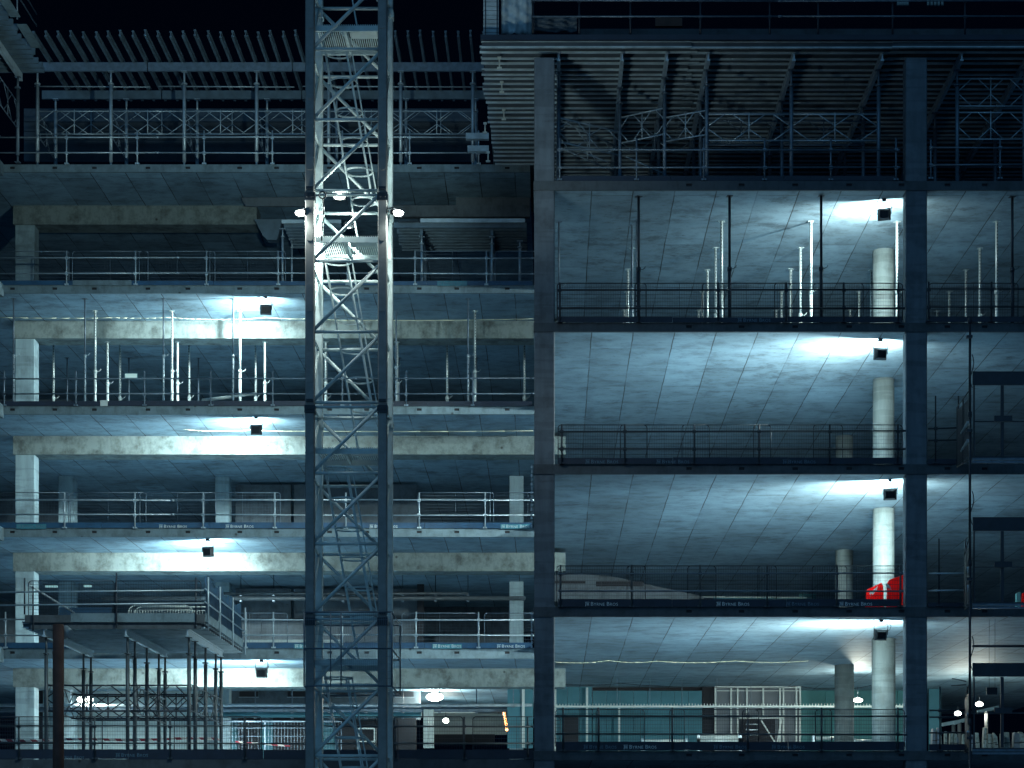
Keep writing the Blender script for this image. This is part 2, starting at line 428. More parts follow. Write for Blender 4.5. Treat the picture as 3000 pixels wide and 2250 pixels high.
# ------------------------------------------------------------------ guardrails
def guardrail(label, cat_group, Y, posts, top, bot, rails, x0, x1, toe=None, mt='galv', rt=None, postr=.027, lean=0):
    """posts etc. given in photo pixels at depth Y"""
    t = thing('guardrail', (WX((x0+x1)/2, Y), Y, WZ(bot, Y)), label, 'guardrail', cat_group)
    for p in posts:
        X = WX(p, Y)
        po = MB().tube((X, Y, WZ(bot, Y)-.0), (X, Y, WZ(top, Y)), postr, 8).build('post', M[mt], t)
        for r_ in rails: MB().box(X-.05, X+.05, Y-.045, Y+.03, WZ(r_, Y)-.045, WZ(r_, Y)+.045).build('clamp', M[mt], po)
        MB().box(X-.07, X+.07, Y-.02, Y+.12, WZ(bot, Y)-.0, WZ(bot, Y)+.05).build('foot', M[mt], po)
    for k, r_ in enumerate(rails):
        xa, xb = WX(x0, Y), WX(x1, Y); n = max(1, int((xb-xa)/5.5)); m = MB()
        zr = WZ(r_, Y); pz = zr+rnd.uniform(-.012, .012)
        for j in range(n):
            a = xa+(xb-xa)*j/n; b = xa+(xb-xa)*(j+1)/n; q = zr+rnd.uniform(-.02, .02)
            m.tube((a, Y-.05, pz), (b+.02, Y-.05, q), .024, 8); pz = q
            m.tube((b-.06, Y-.05, q), (b+.06, Y-.05, q), .034, 8)
        m.build('rail', M[rt or mt], t)
    tb = None
    if toe:
        ty0, ty1, tm = toe
        xa, xb = WX(x0, Y), WX(x1, Y); n = max(1, round((xb-xa)/3.9)); tb = []
        for j in range(n):
            a = xa+(xb-xa)*j/n; b = xa+(xb-xa)*(j+1)/n
            o = MB().box(a+.006, b-.006, Y+.033, Y+.058, WZ(ty1, Y)+rnd.uniform(.0, .012), WZ(ty0, Y)+rnd.uniform(-.012, .008)).build('toe_board', M[tm], t)
            tb.append((a, b, o))
    return t, tb
def toe_of(tb, px, Y):
    X = WX(px, Y)+.5
    for a, b, o in tb:
        if a <= X <= b: return o
    return tb[0][2]

GG = 'tubular edge guardrails on the open floors'
# left building
L = 70.40
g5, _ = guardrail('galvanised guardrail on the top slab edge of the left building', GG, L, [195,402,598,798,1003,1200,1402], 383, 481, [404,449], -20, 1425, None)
g4, t4 = guardrail('guardrail with a small teal sign on the second highest slab of the left building', GG, L, [195,397,605,815,1018,1216,1425], 735, 835, [757,802], 2, 1560, (822,835,'blue'))
sign(toe_of(t4,1283,L), 1283, WZ(833,L), L+.033, False, 'teal')
MB().box(WX(213,L), WX(385,L), L+.034-.03, L+.031, WZ(835,L), WZ(821,L)).build('toe_board', M['edge'], g4)
g3, t3 = guardrail('guardrail with dark toe boards in front of the forest of props, left building', GG, L, [12,222,423,617,799,1003,1190,1385], 1087, 1189, [1110,1155], 2, 1560, (1174,1189,'navy'), 'galvd')
ex = MB().box(WX(366,L), WX(405,L), L-.085, L-.075, WZ(1110,L), WZ(1095,L)).build('sign_panel', M['teal'], g3)
MB().box(WX(368,L), WX(403,L), L-.089, L-.086, WZ(1108.5,L), WZ(1096.5,L)).build('sign_face', M['lampd'], g3)
MB().box(WX(293,L), WX(315,L), L+.02, L+.03, WZ(1189,L), WZ(1172,L)).build('patch_board', M['white'], g3)
g2, t2 = guardrail('guardrail with blue branded toe boards on the middle slab of the left building', GG, L, [189,395,595,805,1013,1228,1421], 1443, 1548, [1466,1509], -20, 1560, (1530,1547,'blue'))
for p, b_, bd in ((50,False,'teal'),(465,True,None),(660,True,None),(1082,True,None),(1468,True,'teal')):
    sign(toe_of(t2,p,L), p, WZ(1546,L), L+.033, b_, bd)
g1, t1 = guardrail('guardrail with blue branded toe boards on the slab above the ground storey, left building', GG, L, [16,720,801,1003,1219,1402], 1793, 1899, [1816,1861], -20, 1560, (1882,1899,'blue'))
for p, b_, bd in ((863,True,'teal'),(1268,True,'teal'),(1455,True,None)):
    sign(toe_of(t1,p,L), p, WZ(1897,L), L+.033, b_, bd)
Y0 = 60.96
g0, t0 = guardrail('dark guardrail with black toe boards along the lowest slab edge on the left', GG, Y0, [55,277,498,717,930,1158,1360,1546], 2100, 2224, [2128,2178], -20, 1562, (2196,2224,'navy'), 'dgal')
sign(toe_of(t0,338,Y0), 338, WZ(2217,Y0), Y0+.033, False, None)
sign(toe_of(t0,192,Y0), 160, WZ(2223,Y0), Y0+.033, False, None, .9)
# right wing, wide bay
RY = 59.9
gr4, _ = guardrail('dark grey guardrail under the deep formwork deck, wide bay of the right wing', GG, RY+.1, [1640,1865,2062,2240,2434,2625], 405, 528, [440,492], 1632, 2630, (514,529,'navy'), 'galvd')
gr3, tr3 = guardrail('dark guardrail in front of the white props, wide bay of the right wing', GG, RY, [1640,1872,2104,2303,2472,2632], 828, 944, [851,903], 1634, 2644, (928,944,'navy'), 'dark', 'dark')
sign(toe_of(tr3,2160,RY), 2160, WZ(942,RY), RY+.033, False, None)
gr2, tr2 = guardrail('dark guardrail on the second slab below the props, wide bay of the right wing', GG, RY, [1646,1831,2034,2224,2431,2630], 1243, 1359, [1265,1317], 1634, 2646, (1340,1359,'navy'), 'dark')
for p in (1714,1922,2292): sign(toe_of(tr2,p,RY), p, WZ(1357,RY), RY+.033, False, None)
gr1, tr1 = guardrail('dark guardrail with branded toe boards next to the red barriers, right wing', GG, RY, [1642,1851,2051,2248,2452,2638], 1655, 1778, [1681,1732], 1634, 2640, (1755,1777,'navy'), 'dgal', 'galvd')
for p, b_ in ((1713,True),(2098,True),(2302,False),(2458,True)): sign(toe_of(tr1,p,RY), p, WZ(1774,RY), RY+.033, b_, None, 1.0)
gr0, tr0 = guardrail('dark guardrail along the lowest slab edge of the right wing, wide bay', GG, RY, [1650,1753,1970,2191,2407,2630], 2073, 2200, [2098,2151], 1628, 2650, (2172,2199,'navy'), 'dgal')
for p, b_ in ((1709,False),(1826,True),(2090,False),(2260,True)): sign(toe_of(tr0,p,RY), p, WZ(2193,RY), RY+.033, b_ and p < 2000, None)
# right wing, narrow bay
guardrail('dark grey guardrail right of the top right column under the dark formwork', GG, RY+.1, [2727,2930], 410, 524, [434,485], 2722, 3010, None, 'galvd')
guardrail('dark guardrail in front of the props right of the big column', GG, RY, [2721,2905,3005], 826, 942, [849,901], 2720, 3010, (926,942,'navy'), 'dark')
guardrail('short dark guardrail between the column and the hoist gate, upper of two', GG, RY, [2741,2808], 1160, 1358, [1256,1292], 2718, 2812, (1344,1359,'navy'), 'dark', None, .022)
guardrail('short guardrail with pale rails between the column and the hoist gate, middle storey', GG, RY, [2751,2828], 1578, 1776, [1681,1731], 2720, 2832, (1765,1777,'navy'), 'dark', 'galv', .022)
guardrail('short dark guardrail in front of the wrapped stock beside the hoist, lowest storey', GG, RY, [2754,2834], 2012, 2200, [2082,2102,2148], 2722, 2840, (2180,2199,'navy'), 'dark', None, .022)

# ------------------------------------------------------------------ edge protection mesh panels
def rounded(w_, h_, r, n=4):
    P = [(0, 0, 0), (0, 0, h_-r)]
    for i in range(1, n+1): a = pi/2*i/n; P.append((r-r*cos(a), 0, h_-r+r*sin(a)))
    P.append((w_-r, 0, h_))
    for i in range(1, n+1): a = pi/2*i/n; P.append((w_-r+r*sin(a), 0, h_-r+r*cos(a)))
    P.append((w_, 0, 0)); return P
def mesh_panel(name, W, H, mf, mw, wr=.0032, dx=.05, dz=.11, frame=.015):
    t = thing(name, (0,0,0), 'x', 'mesh panel', 'wire mesh edge panels')
    MB().path(rounded(W, H, .09), frame, 6).tube((W/2,0,0), (W/2,0,H), .007, 5).build('frame', mf, t)
    m = MB(); n = int(W/dx)
    for i in range(1, n): m.bar((i*W/n, .012, .02), (i*W/n, .012, H-.02), wr, wr)
    k = int(H/dz)
    for i in range(1, k+1):
        z = i*H/(k+1); m.bar((.01, .016, z), (W-.01, .016, z), wr*1.6, wr*1.6)
    m.build('wire_mesh', mw, t)
    return Stamp(t)
mpD = mesh_panel('mesh_panel', 2.6, 1.08, M['dark'], M['dark'], .0055)
mpL = mesh_panel('mesh_panel', 2.6, 1.10, M['galvd'], M['galvd'], .0026, .1, .11, .016)
def panels(st, Y, xs, base, storey, where):
    for i, p in enumerate(sorted(xs)):
        st.put((WX(p, Y)+rnd.uniform(-.01, .01), Y, WZ(base, Y)), f'{ORD[i]} {"dark" if st is mpD else "grey"} wire mesh panel on the {storey}' + (f', {where}' if where else ''))
panels(mpD, 59.97, [1632,1860,2058,2268,2383], 938, 'guardrail by the white props', '')
panels(mpD, 59.97, [2722], 938, 'guardrail right of the big column', 'prop storey')
panels(mpD, 59.97, [1635,1818,1998,2208,2384], 1353, 'guardrail below the white props', '')
panels(mpD, 59.97, [1631,1836,2014,2220,2380], 1766, 'guardrail with the red barriers', 'right wing')
panels(mpD, 59.97, [1627,1746,1962,2175,2390], 2187, 'lowest guardrail', 'right wing wide bay')
panels(mpL, 70.45, [-20,213,408,615,1215,1450], 830, 'second highest guardrail', 'left building')
panels(mpL, 70.45, [-20,206,409,600,1225,1436], 1537, 'middle guardrail', 'left building')
panels(mpL, 70.45, [620,1178,1420], 1890, 'guardrail above the ground storey', 'left building')
panels(mpD, 61.01, [78-210,298-255,300,510,910,1100,1386], 2206, 'lowest guardrail', 'left side')

# ------------------------------------------------------------------ shoring props
def make_prop(H, kind):
    t = thing('shoring_prop', (0,0,0), 'x', 'shoring prop')
    if kind != 'steel':
        ro, ri, hs = .052, .040, 1.75; mo, mi = (M['zinc'], M['zinc']) if kind == 'alu' else (M['dark'], M['dark'])
    else:
        ro, ri, hs = .036, .029, 1.9; mo, mi = M['galv'], M['galvd']
    MB().tube((0,0,.012), (0,0,hs), ro, 10).build('outer_tube', mo, t)
    MB().tube((0,0,hs-.05), (0,0,H-.012), ri, 10).build('inner_tube', mi, t)
    MB().box(-.08,.08,-.08,.08,0,.012).build('base_plate', mo, t)
    MB().box(-.09,.09,-.09,.09,H-.012,H-.002).build('head_plate', mi, t)
    c = MB().tube((0,0,hs-.09), (0,0,hs+.03), ro+.016, 10)
    c.path([(0,-.05,hs-.02),(.10,-.07,hs-.03),(.17,-.07,hs+.02),(.19,-.06,hs+.07)], .010, 5)
    c.build('collar', mo, t)
    s_ = MB(); z = .25
    rr = ri if kind == 'alu' else ro
    zlo, zhi = (hs+.1, H-.12) if kind == 'alu' else (.6, hs-.2)
    z = zlo
    while z < zhi:
        s_.box(-.010, .010, -rr-.0015, -rr+.004, z, z+.045); z += .10 if kind == 'alu' else .16
    s_.build('pin_hole', M['black'], t); t.children[-1]['kind'] = 'stuff'
    return Stamp(t)
HR = 19.63-15.745; HL = 19.52-15.64; HLB = 18.88-15.64
pA, pS = make_prop(HR, 'alu'), make_prop(HR, 'steel')
pD = make_prop(HR, 'dark')  # backlit front row: its silhouette shade is in the tube colour
qA, qS = make_prop(HL, 'alu'), make_prop(HL, 'steel')
bA, bS = make_prop(HLB, 'alu'), make_prop(HLB, 'steel')
GP = 'adjustable props holding up the slabs'
rows = [60.55, 62.95, 65.7, 68.1, 70.7, 73.1]; rown = ['front','second','third','fourth','fifth','rearmost']
colsx = [(.22,'beside the left column'), (2.6,'second from left'), (5.25,'third from left'), (8.0,'fourth from left'), (10.66,'beside the big column')]
for j, y in enumerate(rows):
    for i, (x, wn) in enumerate(colsx):
        if j == 0 and i in (0, 4): continue
        if i == 0 and j > 1: continue
        if i == 4 and j == 2: continue
        st = pD if j == 0 else pS if (i < 2 and j < 2) else pA
        st.put((x+rnd.uniform(-.04,.04), y+rnd.uniform(-.05,.05), HZ(15.745)), f'{"dark" if j == 0 else "zinc"} {rown[j]} row prop {wn}, wide bay of right wing', GP, rnd.uniform(-.5,.5))
for j, (x, y) in enumerate([(13.65,60.6),(13.7,62.95),(13.76,65.7),(13.8,68.1),(13.75,70.7),(13.8,73.2)]):
    (pD if j == 0 else pA).put((x, y, HZ(15.745)), f'{rown[j]} row prop in the narrow bay right of the big column', GP, rnd.uniform(-.5,.5))
pS.put((1852-1614 and 2.51, 63.3, HZ(15.745)), 'spare thin prop close behind the second line of props, right wing', GP, .2)
left = [(-18.68,71.2,'S'),(-16.2,71.2,'S'),(-13.47,71.2,'S'),(-11.05,71.2,'S'),(-2.88,71.2,'S')]
for k, (x, y, s_) in enumerate(left):
    qS.put((x, y, HZ(15.64)), f'thin grey prop at the slab edge, {ORD[k]} of the front row, left building', GP, rnd.uniform(-.5,.5))
for k, (x, y) in enumerate([(-16.2,72.8),(-13.47,72.8),(-11.05,72.8),(-5.5,72.8),(-2.7,72.8)]):
    (qA if k in (0,1,2,4) else qS).put((x, y, HZ(15.64)), f'prop just in front of the lit beam, {ORD[k]}, left building', GP, rnd.uniform(-.5,.5))
for k, (x, y) in enumerate([(-16.15,74.6),(-13.6,74.6),(-10.42,74.6),(-8.2,74.6),(-5.6,74.6)]):
    bA.put((x, y, HZ(15.64)), f'bright zinc prop right under the beam, {ORD[k]}, left building', GP, rnd.uniform(-.5,.5))
for k, (x, y) in enumerate([(-18.7,77),(-16.2,77),(-13.6,77),(-11.1,77),(-8.45,77),(-3.9,77),(-1.0,77)]):
    qA.put((x, y, HZ(15.64)), f'shaded prop behind the beam, {ORD[k]} of the back row, left building', GP, rnd.uniform(-.5,.5))
for k, (x, y) in enumerate([(-18.8,79.6),(-16.4,79.6),(-13.7,79.6),(-5.9,79.6),(-2.9,79.6)]):
    qS.put((x, y, HZ(15.64)), f'distant prop in the dark behind the beam, {ORD[k]}, left building', GP, rnd.uniform(-.5,.5))
# spare props lying on the slab
tb_ = [((-12.1,71.0,.30),(-10.3,71.4,.62)),((-12.2,71.3,.16),(-9.7,71.6,.30)),((-11.9,71.5,.10),(-9.4,71.2,.16)),((-12.0,71.7,.22),(-9.2,71.5,.10)),((-12.3,71.2,.08),(-10.0,71.0,.08))]
for k, (a, b) in enumerate(tb_):
    t = thing('loose_prop', (a[0], a[1], HZ(15.64)), f'loose prop lying in the untidy pile on the slab, {["topmost and tilted","second from the top","third from the top","fourth from the top","lowest, on the slab"][k]}', 'shoring prop', 'loose props in a pile')
    A = Vector((a[0],a[1],HZ(15.64)+a[2])); B = Vector((b[0],b[1],HZ(15.64)+b[2])); C = A.lerp(B, .55)
    MB().tube(A, C, .055, 10).build('outer_tube', M['zinc'], t)
    MB().tube(C, B, .04, 10).build('inner_tube', M['zinc'], t)
    MB().tube(B, B+(B-A).normalized()*.02, .085, 10).build('base_plate', M['zinc'], t)

# ------------------------------------------------------------------ floodlights under the ceilings
def make_flood():
    t = thing('floodlight', (0,0,0), 'x', 'floodlight', 'floodlights hung under the ceilings')
    # origin at the ceiling fixing; lamp body tilts its glass up and away from the street
    a = R(15); c = Vector((0, .12, -.45))
    n = Vector((0, cos(a), sin(a))); u = Vector((0, -sin(a), cos(a)))   # n: shining direction
    def q(x, uu, nn): return tuple(c + Vector((x,0,0)) + u*uu + n*nn)
    b = MB()
    fr = [(-.185,-.165),(.185,-.165),(.185,.165),(-.185,.165)]; bk = [(-.13,-.11),(.13,-.11),(.13,.11),(-.13,.11)]
    v = [q(x, z, .07) for x, z in fr] + [q(x, z, 0) for x, z in fr] + [q(x, z, -.09) for x, z in bk]
    f = [(8,9,10,11)] + [(4+i,4+(i+1)%4,8+(i+1)%4,8+i) for i in range(4)] + [(i,(i+1)%4,4+(i+1)%4,4+i) for i in range(4)]
    b.add(v, f).build('housing', M['housing'], t)
    rim = MB()
    for i in range(4): rim.tube(v[i], v[(i+1)%4], .013, 6)
    rim.build('rim', M['housing'], t)
    MB().add([q(x*.93, z*.93, .058) for x, z in fr], [(0,1,2,3)]).build('glass', M['lamp'], t)
    y = MB(); 
    y.path([q(-.21,0,.02), (-.21,.12,-.06), (.21,.12,-.06), q(.21,0,.02)], .011, 6)
    y.build('yoke', M['housing'], t)
    MB().box(-.06,.06,.06,.18,-.07,0).build('mounting_block', M['housing'], t)
    P = [(.10,.05,-.16),(.20,.0,-.10),(.27,.0,-.18),(.24,.02,-.30),(.16,.04,-.34)]
    MB().path(P, .008, 5).build('cable_loop', M['housing'], t)
    return t, c + n*.085, n
fl, fc, fn = make_flood()
FS = Stamp(fl)
def flood(px, py, soff, Y, label, watts=FLOOD, tilt=0, flip=1, rz=0):
    X = WX(px, Y); z = HZ(soff)
    o = FS.put((X, Y, z), label, None, rnd.uniform(-.28, .28))
    o.rotation_euler.x = rnd.uniform(-.10, .10)
    for wq, spread, dr in ((.18 if X > 0 else .15, 180, fn), (.76 if X > 0 else .85, 125, Vector((-.95, 1, -.24) if X > 0 else (-.3, 1, -1.1)).normalized())):
        ld = bpy.data.lights.new('flood_beam', 'AREA'); ld.shape = 'RECTANGLE'; ld.size = .32; ld.size_y = .28
        ld.energy = watts*wq; ld.color = WARM; ld.spread = R(spread)
        lo = bpy.data.objects.new('flood_beam', ld); col.objects.link(lo)
        lo.parent = o; lo.location = fc + fn*.02*(spread < 180)
        lo.rotation_euler = dr.to_track_quat('-Z', 'Y').to_euler()
    return o
GR = 'under the ceiling of the right wing'
flood(2590, 620, 19.63, 60.7, f'black floodlight {GR} in the storey with white props', FLOOD*1.0)
flood(2583, 1033, 15.48, 60.7, f'black floodlight {GR}, directly below the prop storey')
flood(2607, 1425, 11.31, 60.7, f'black floodlight {GR} above the red barriers', FLOOD*.9)
flood(2585, 1860, 7.13, 60.7, f'black floodlight {GR} just above a round column, lowest storey', FLOOD*.8)
GL = 'under the ceiling of the left building'
flood(778, 898, 19.52, 70.85, f'black floodlight {GL} over the row of props', FLOOD*.135)
flood(748, 1248, 15.35, 70.85, f'black floodlight {GL}, directly below the prop storey', FLOOD*.135)
flood(605, 1605, 11.13, 70.85, f'black floodlight {GL} below the branded toe boards, furthest left', FLOOD*.135)
flood(765, 1952, 6.94, 70.85, f'black floodlight {GL}, lowest storey right of the loading platform', FLOOD*.135)

# ------------------------------------------------------------------ cables slung below ceilings
def cable(label, P, Y, r=.011, sag=.0, name='site_cable', m='cable', Yb=None):
    pts = []
    for (a, b) in zip(P, P[1:]):
        for i in range(8):
            t = i/8; x = a[0]+(b[0]-a[0])*t; y = a[1]+(b[1]-a[1])*t + sag*4*t*(1-t)
            pts.append((WX(x, Y), Y, WZ(y, Y)))
    pts.append((WX(P[-1][0], Y), Y, WZ(P[-1][1], Y)))
    return tag(MB().path(pts, r, 5).build(name, M[m]), label, 'cable', 'pale cables slung under the slabs')
cable('pale cable sagging in front of the lit beam behind the props', [(0,930),(330,931),(500,930),(640,936),(780,930),(900,934),(1100,938),(1562,934)], 73.3, .013, 2)
cable('pale cable through the floodlight below the left prop storey', [(532,1257),(640,1263),(735,1259),(900,1263),(1562,1262)], 73.0, .013, 2)
cable('faint cable strung along the top left slab underside', [(0,536),(330,534),(560,534),(740,536),(1000,536),(1100,537)], 73.6, .008, 3)
cable('pale cable seen through the mesh panels below the right props', [(1620,1259),(1795,1256),(2224,1259),(2335,1262),(2450,1254)], 84, .017, 2)
cable('pale cable across the ceiling above the red barriers', [(1625,1580),(1920,1583),(2079,1580),(2290,1580),(2470,1579)], 74, .015, 3)
cable('pale cable across the lowest ceiling of the right wing', [(1625,1939),(1785,1935),(1926,1937),(2156,1936),(2368,1936)], 73, .015, 5)
cable('dark cable drooping over the stud partition to the round columns', [(1625,2004),(1820,2002),(2085,2013),(2342,2010),(2452,2017),(2552,2008)], 80, .012, 4, m='housing')

# ------------------------------------------------------------------ crane mast
MY0, MY1 = 53.0, 54.87
XL, XR = -6.228, -4.352
CW = .235
mast = thing('crane_mast', ((XL+XR)/2, (MY0+MY1)/2, 0), 'pale lattice crane mast with caged ladder inside, lit by its own lamps', 'crane mast')
def mz(py): return WZ(py, MY0)
SEC = mz(565) - mz(1186)
zb0 = mz(1186)
secs = [zb0 + SEC*k for k in range(-3, 4)]
PN = SEC/3
for k, zb in enumerate(secs):
    z0 = max(zb, .3); z1 = zb+SEC-.01
    if z1 < .4: continue
    for X in (XL, XR):
        for Y in (MY0, MY1):
            c = MB(); hw = CW/2
            c.cbox(X-hw, X+hw, Y-hw, Y+hw, z0, z1, .018)
            ch = c.build('chord', M['mast_shaded'] if Y == MY0 else M['mast'], mast)
            # raised gusset plates and the bolted joint of the section
            for j in range(3):
                gz = MB()
                zz = zb+PN*(j+.5)
                a, b_, e = zz-.36, zz+.36, .04
                if a < z0: continue
                gz.prism([(X-.085,a+e),(X-.085+e,a),(X+.085-e,a),(X+.085,a+e),(X+.085,b_-e),(X+.085-e,b_),(X-.085+e,b_),(X-.085,b_-e)], Y-hw-.012, Y-hw+.001)
                gz.build('gusset_plate', M['mast_shaded'] if Y == MY0 else M['mast'], ch)
            j = MB()
            j.box(X-hw-.02, X+hw+.02, Y-hw-.03, Y+hw+.02, z1-.22, z1-.02).box(X-.09, X+.09, Y-hw-.05, Y-hw-.02, z1+.06, z1+.13)
            j.tube((X-.06, Y-hw-.06, z1-.12), (X-.06, Y-hw, z1-.12), .03, 8).tube((X+.06, Y-hw-.06, z1-.12), (X+.06, Y-hw, z1-.12), .03, 8)
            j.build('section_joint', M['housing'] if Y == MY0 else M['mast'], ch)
    for j in range(3):
        za = zb+PN*j+.06; zt_ = zb+PN*(j+1)-.04
        if za < .3: continue
        hw = CW/2
        for Y, up in ((MY0, True), (MY1, False)):
            MB().tube((XL+hw, Y, za+(0 if Y == MY0 else -.0)), (XR-hw, Y, za), .042, 10).build('cross_tube', M['mast'], mast)
            A, B = ((XL+hw-.03, Y, za+.05), (XR-hw+.03, Y, zt_)) if up else ((XL+hw-.03, Y, zt_), (XR-hw+.03, Y, za+.05))
            MB().tube(A, B, .046, 10).build('diagonal_tube', M['mast'], mast)
        for X, up in ((XL, True), (XR, False)):
            MB().tube((X, MY0+hw, za), (X, MY1-hw, za), .04, 8).build('cross_tube', M['mast'], mast)
            A, B = ((X, MY0+hw, za+.05), (X, MY1-hw, zt_))
            MB().tube(A, B, .044, 8).build('diagonal_tube', M['mast'], mast)
    if z1 > .5:
        MB().tube((XL+.1, MY0, z1-.05), (XR-.1, MY0, z1-.05), .035, 10).build('cross_tube', M['mast'], mast)
    # landing inside the mast
    zl = zb + .80*0 + SEC - 1.10
    if zl > .4:
        pl = MB(); xg = XL+.13
        while xg < XR-.14: pl.box(xg, xg+.022, MY0+.14, MY1-.12, zl, zl+.03); xg += .055
        pl.box(XL+.12, XR-.12, MY0+.14, MY0+.19, zl-.14, zl).box(XL+.12, XR-.12, MY1-.17, MY1-.12, zl-.14, zl)
        pl.box(XL+.85, XL+.91, MY0+.19, MY1-.17, zl-.12, zl).build('landing', M['mast'], mast)
        MB().box(XL+1.0, XR-.2, MY0+.3, MY0+.85, zl-.06, zl-.003).build('landing_hatch', M['white'], mast)
    # ladder: two stiles in depth, leaning; cage hoops to its right
    zt2, zb2 = zl-.15, zl-SEC+.12
    if zb2 < .2: zb2 = .2
    if zt2 - zb2 > 1.5:
        xt, xb = -5.98, -5.98 + .80*(zt2-zb2)/4.6
        lad = MB()
        for y in (53.72, 54.10): lad.bar((xt, y, zt2+.0), (xb, y, zb2), .06, .03, (1,0,0))
        ls = lad.build('ladder_stile', M['mast'], mast)
        n = int((zt2-zb2)/.28); rg = MB()
        for i in range(1, n):
            t = i/n; x = xt+(xb-xt)*t; z = zt2+(zb2-zt2)*t
            rg.tube((x, 53.72, z), (x, 54.10, z), .013, 6)
        rg.build('ladder_rung', M['mast'], ls); ls.children[-1]['kind'] = 'stuff'
        cg = MB()
        def cage(tv, an, z=None):
            x = xt+(xb-xt)*tv + .34 + .36*cos(an); zz = zt2+(zb2-zt2)*tv
            return (x, 53.91+.36*sin(an), zz)
        for an in (0, .9, -.9): cg.bar(cage(.04, an), cage(.80, an), .035, .008)
        cg.build('cage_strip', M['mast'], mast)
        for i in range(6):
            tv = .05+.15*i; hoop = MB(); P = [cage(tv, 2*pi*a/20) for a in range(-9, 10)]
            for a, b_ in zip(P, P[1:]): hoop.bar(a, b_, .010, .04)
            hoop.build('cage_hoop', M['mast'], mast)
# mesh enclosure round the foot of the mast
cgx0, cgx1 = WX(891, 52.5), WX(1147, 52.5)
en = thing('climbing_guard', ((cgx0+cgx1)/2, 53.9, WZ(2012, 52.5)), 'dark mesh box clamped round the lower part of the crane mast', 'mesh cage')
za, zc, zm = WZ(2010, 52.5), WZ(1793, 52.5), WZ(1900, 52.5)
cgf = MB(); Ya, Yb_ = 52.5, 55.5
for x in (cgx0, cgx1):
    for y in (Ya, Yb_): cgf.tube((x, y, za), (x, y, zc), .022, 8)
for z in (za, zc, zm):
    cgf.tube((cgx0, Ya, z), (cgx1, Ya, z), .02, 8).tube((cgx0, Yb_, z), (cgx1, Yb_, z), .02, 8)
    for x in (cgx0, cgx1): cgf.tube((x, Ya, z), (x, Yb_, z), .02, 8)
for x in (-5.65, -5.38): cgf.tube((x, Ya, za), (x, Ya, zc), .016, 8)
cgf.build('frame', M['galvd'], en)
me_ = MB(); mb2 = MB()
nx = 44
for i in range(1, nx): 
    x = cgx0+(cgx1-cgx0)*i/nx; me_.bar((x, Ya+.01, za), (x, Ya+.01, zc), .005, .005); mb2.bar((x, Yb_-.01, za), (x, Yb_-.01, zc), .006, .006)
for i in range(1, 10):
    z = za+(zc-za)*i/10; me_.bar((cgx0, Ya+.015, z), (cgx1, Ya+.015, z), .006, .006)
me_.build('wire_mesh', M['galvd'], en)
for z in (za+.5, zm, zc-.5): mb2.bar((cgx0, Yb_-.015, z), (cgx1, Yb_-.015, z), .006, .006)
mb2.build('wire_mesh', M['galvd'], en)
# the four lamps on the mast
def mast_lamp(x, y, z, yaw, label, watts, big=1.0):
    t = thing('mast_lamp', (x, y, z), label, 'floodlight', 'lamps clamped to the crane mast')
    ca, sa = cos(yaw), sin(yaw)      # shining direction in plan: (sa, -ca)
    def q(u, v, n_): return (x+u*ca+n_*sa, y+u*sa-n_*ca, z+v)
    fr = [(-.15,-.085),(.15,-.085),(.17,0),(.15,.085),(-.15,.085),(-.17,0)]
    v = [q(a*big, b*big+.03, .06) for a, b in fr] + [q(a*.7*big, b*.7*big+.05, -.10) for a, b in fr]
    MB().add(v, [(i,(i+1)%6,6+(i+1)%6,6+i) for i in range(6)] + [(11,10,9,8,7,6)]).build('housing', M['housing'], t)
    gl = MB(); gl.sphere(q(0, .02, .07), .145*big, .07, .08*big, 14, 8); gl.build('glass', M['lamp'], t)
    MB().path([q(0, .05, -.10), q(0, .20, -.10), q(0, .20, -.30)], .02, 6).build('bracket', M['housing'], t)
    l = bpy.data.lights.new('mast_lamp_light', 'POINT'); l.energy = watts; l.shadow_soft_size = .09; l.color = (.92, 1, .90)
    o = bpy.data.objects.new('mast_lamp_light', l); col.objects.link(o); o.parent = t
    o.location = Vector(q(0, .0, .28)) - Vector((x, y, z))
    l = bpy.data.lights.new('mast_lamp_beam', 'SPOT'); l.energy = watts*2.5; l.spot_size = R(150); l.spot_blend = .6; l.shadow_soft_size = .09; l.color = (.92, 1, .92)
    o = bpy.data.objects.new('mast_lamp_beam', l); col.objects.link(o); o.parent = t
    o.location = Vector(q(0, -.12, .30)) - Vector((x, y, z)); o.rotation_euler = Vector((-.15*sa, .25, -1)).to_track_quat('-Z', 'Y').to_euler()
mast_lamp(WX(995,53.3), 53.32, WZ(580,53.3), 0, 'glowing lamp inside the crane mast, uppermost of the lamps', MASTW)
mast_lamp(WX(888,53.0), 53.0, WZ(628,53.0), -.9, 'glowing lamp sticking out left of the crane mast', MASTW)
mast_lamp(WX(1160,53.0), 53.0, WZ(628,53.0), .9, 'glowing lamp sticking out right of the crane mast', MASTW*.8)
mast_lamp(WX(1024,54.2), 54.2, WZ(662,54.2), 3.6, 'lamp inside the crane mast half hidden by the diagonal, lowest of the lamps', MASTW*1.2, .8)
sp = bpy.data.lights.new('mast_flood_beam', 'SPOT'); sp.energy = 850; sp.spot_size = R(80); sp.spot_blend = .9; sp.shadow_soft_size = .35; sp.color = (.85, 1.0, .95)
o = bpy.data.objects.new('mast_flood_beam', sp); col.objects.link(o); o.location = (-3.55, 52.8, WZ(626,53))
o.rotation_euler = Vector((.34, .80, .72)).to_track_quat('-Z', 'Y').to_euler()
t = thing('cable_coil', pt(945,578,52.85), 'coil of dark cable hanging beside the uppermost mast lamp', 'cable')
P = [(WX(945,52.85)+.09*cos(a*.5), 52.85, WZ(572,52.85)+.09*sin(a*.5)) for a in range(0, 14)]
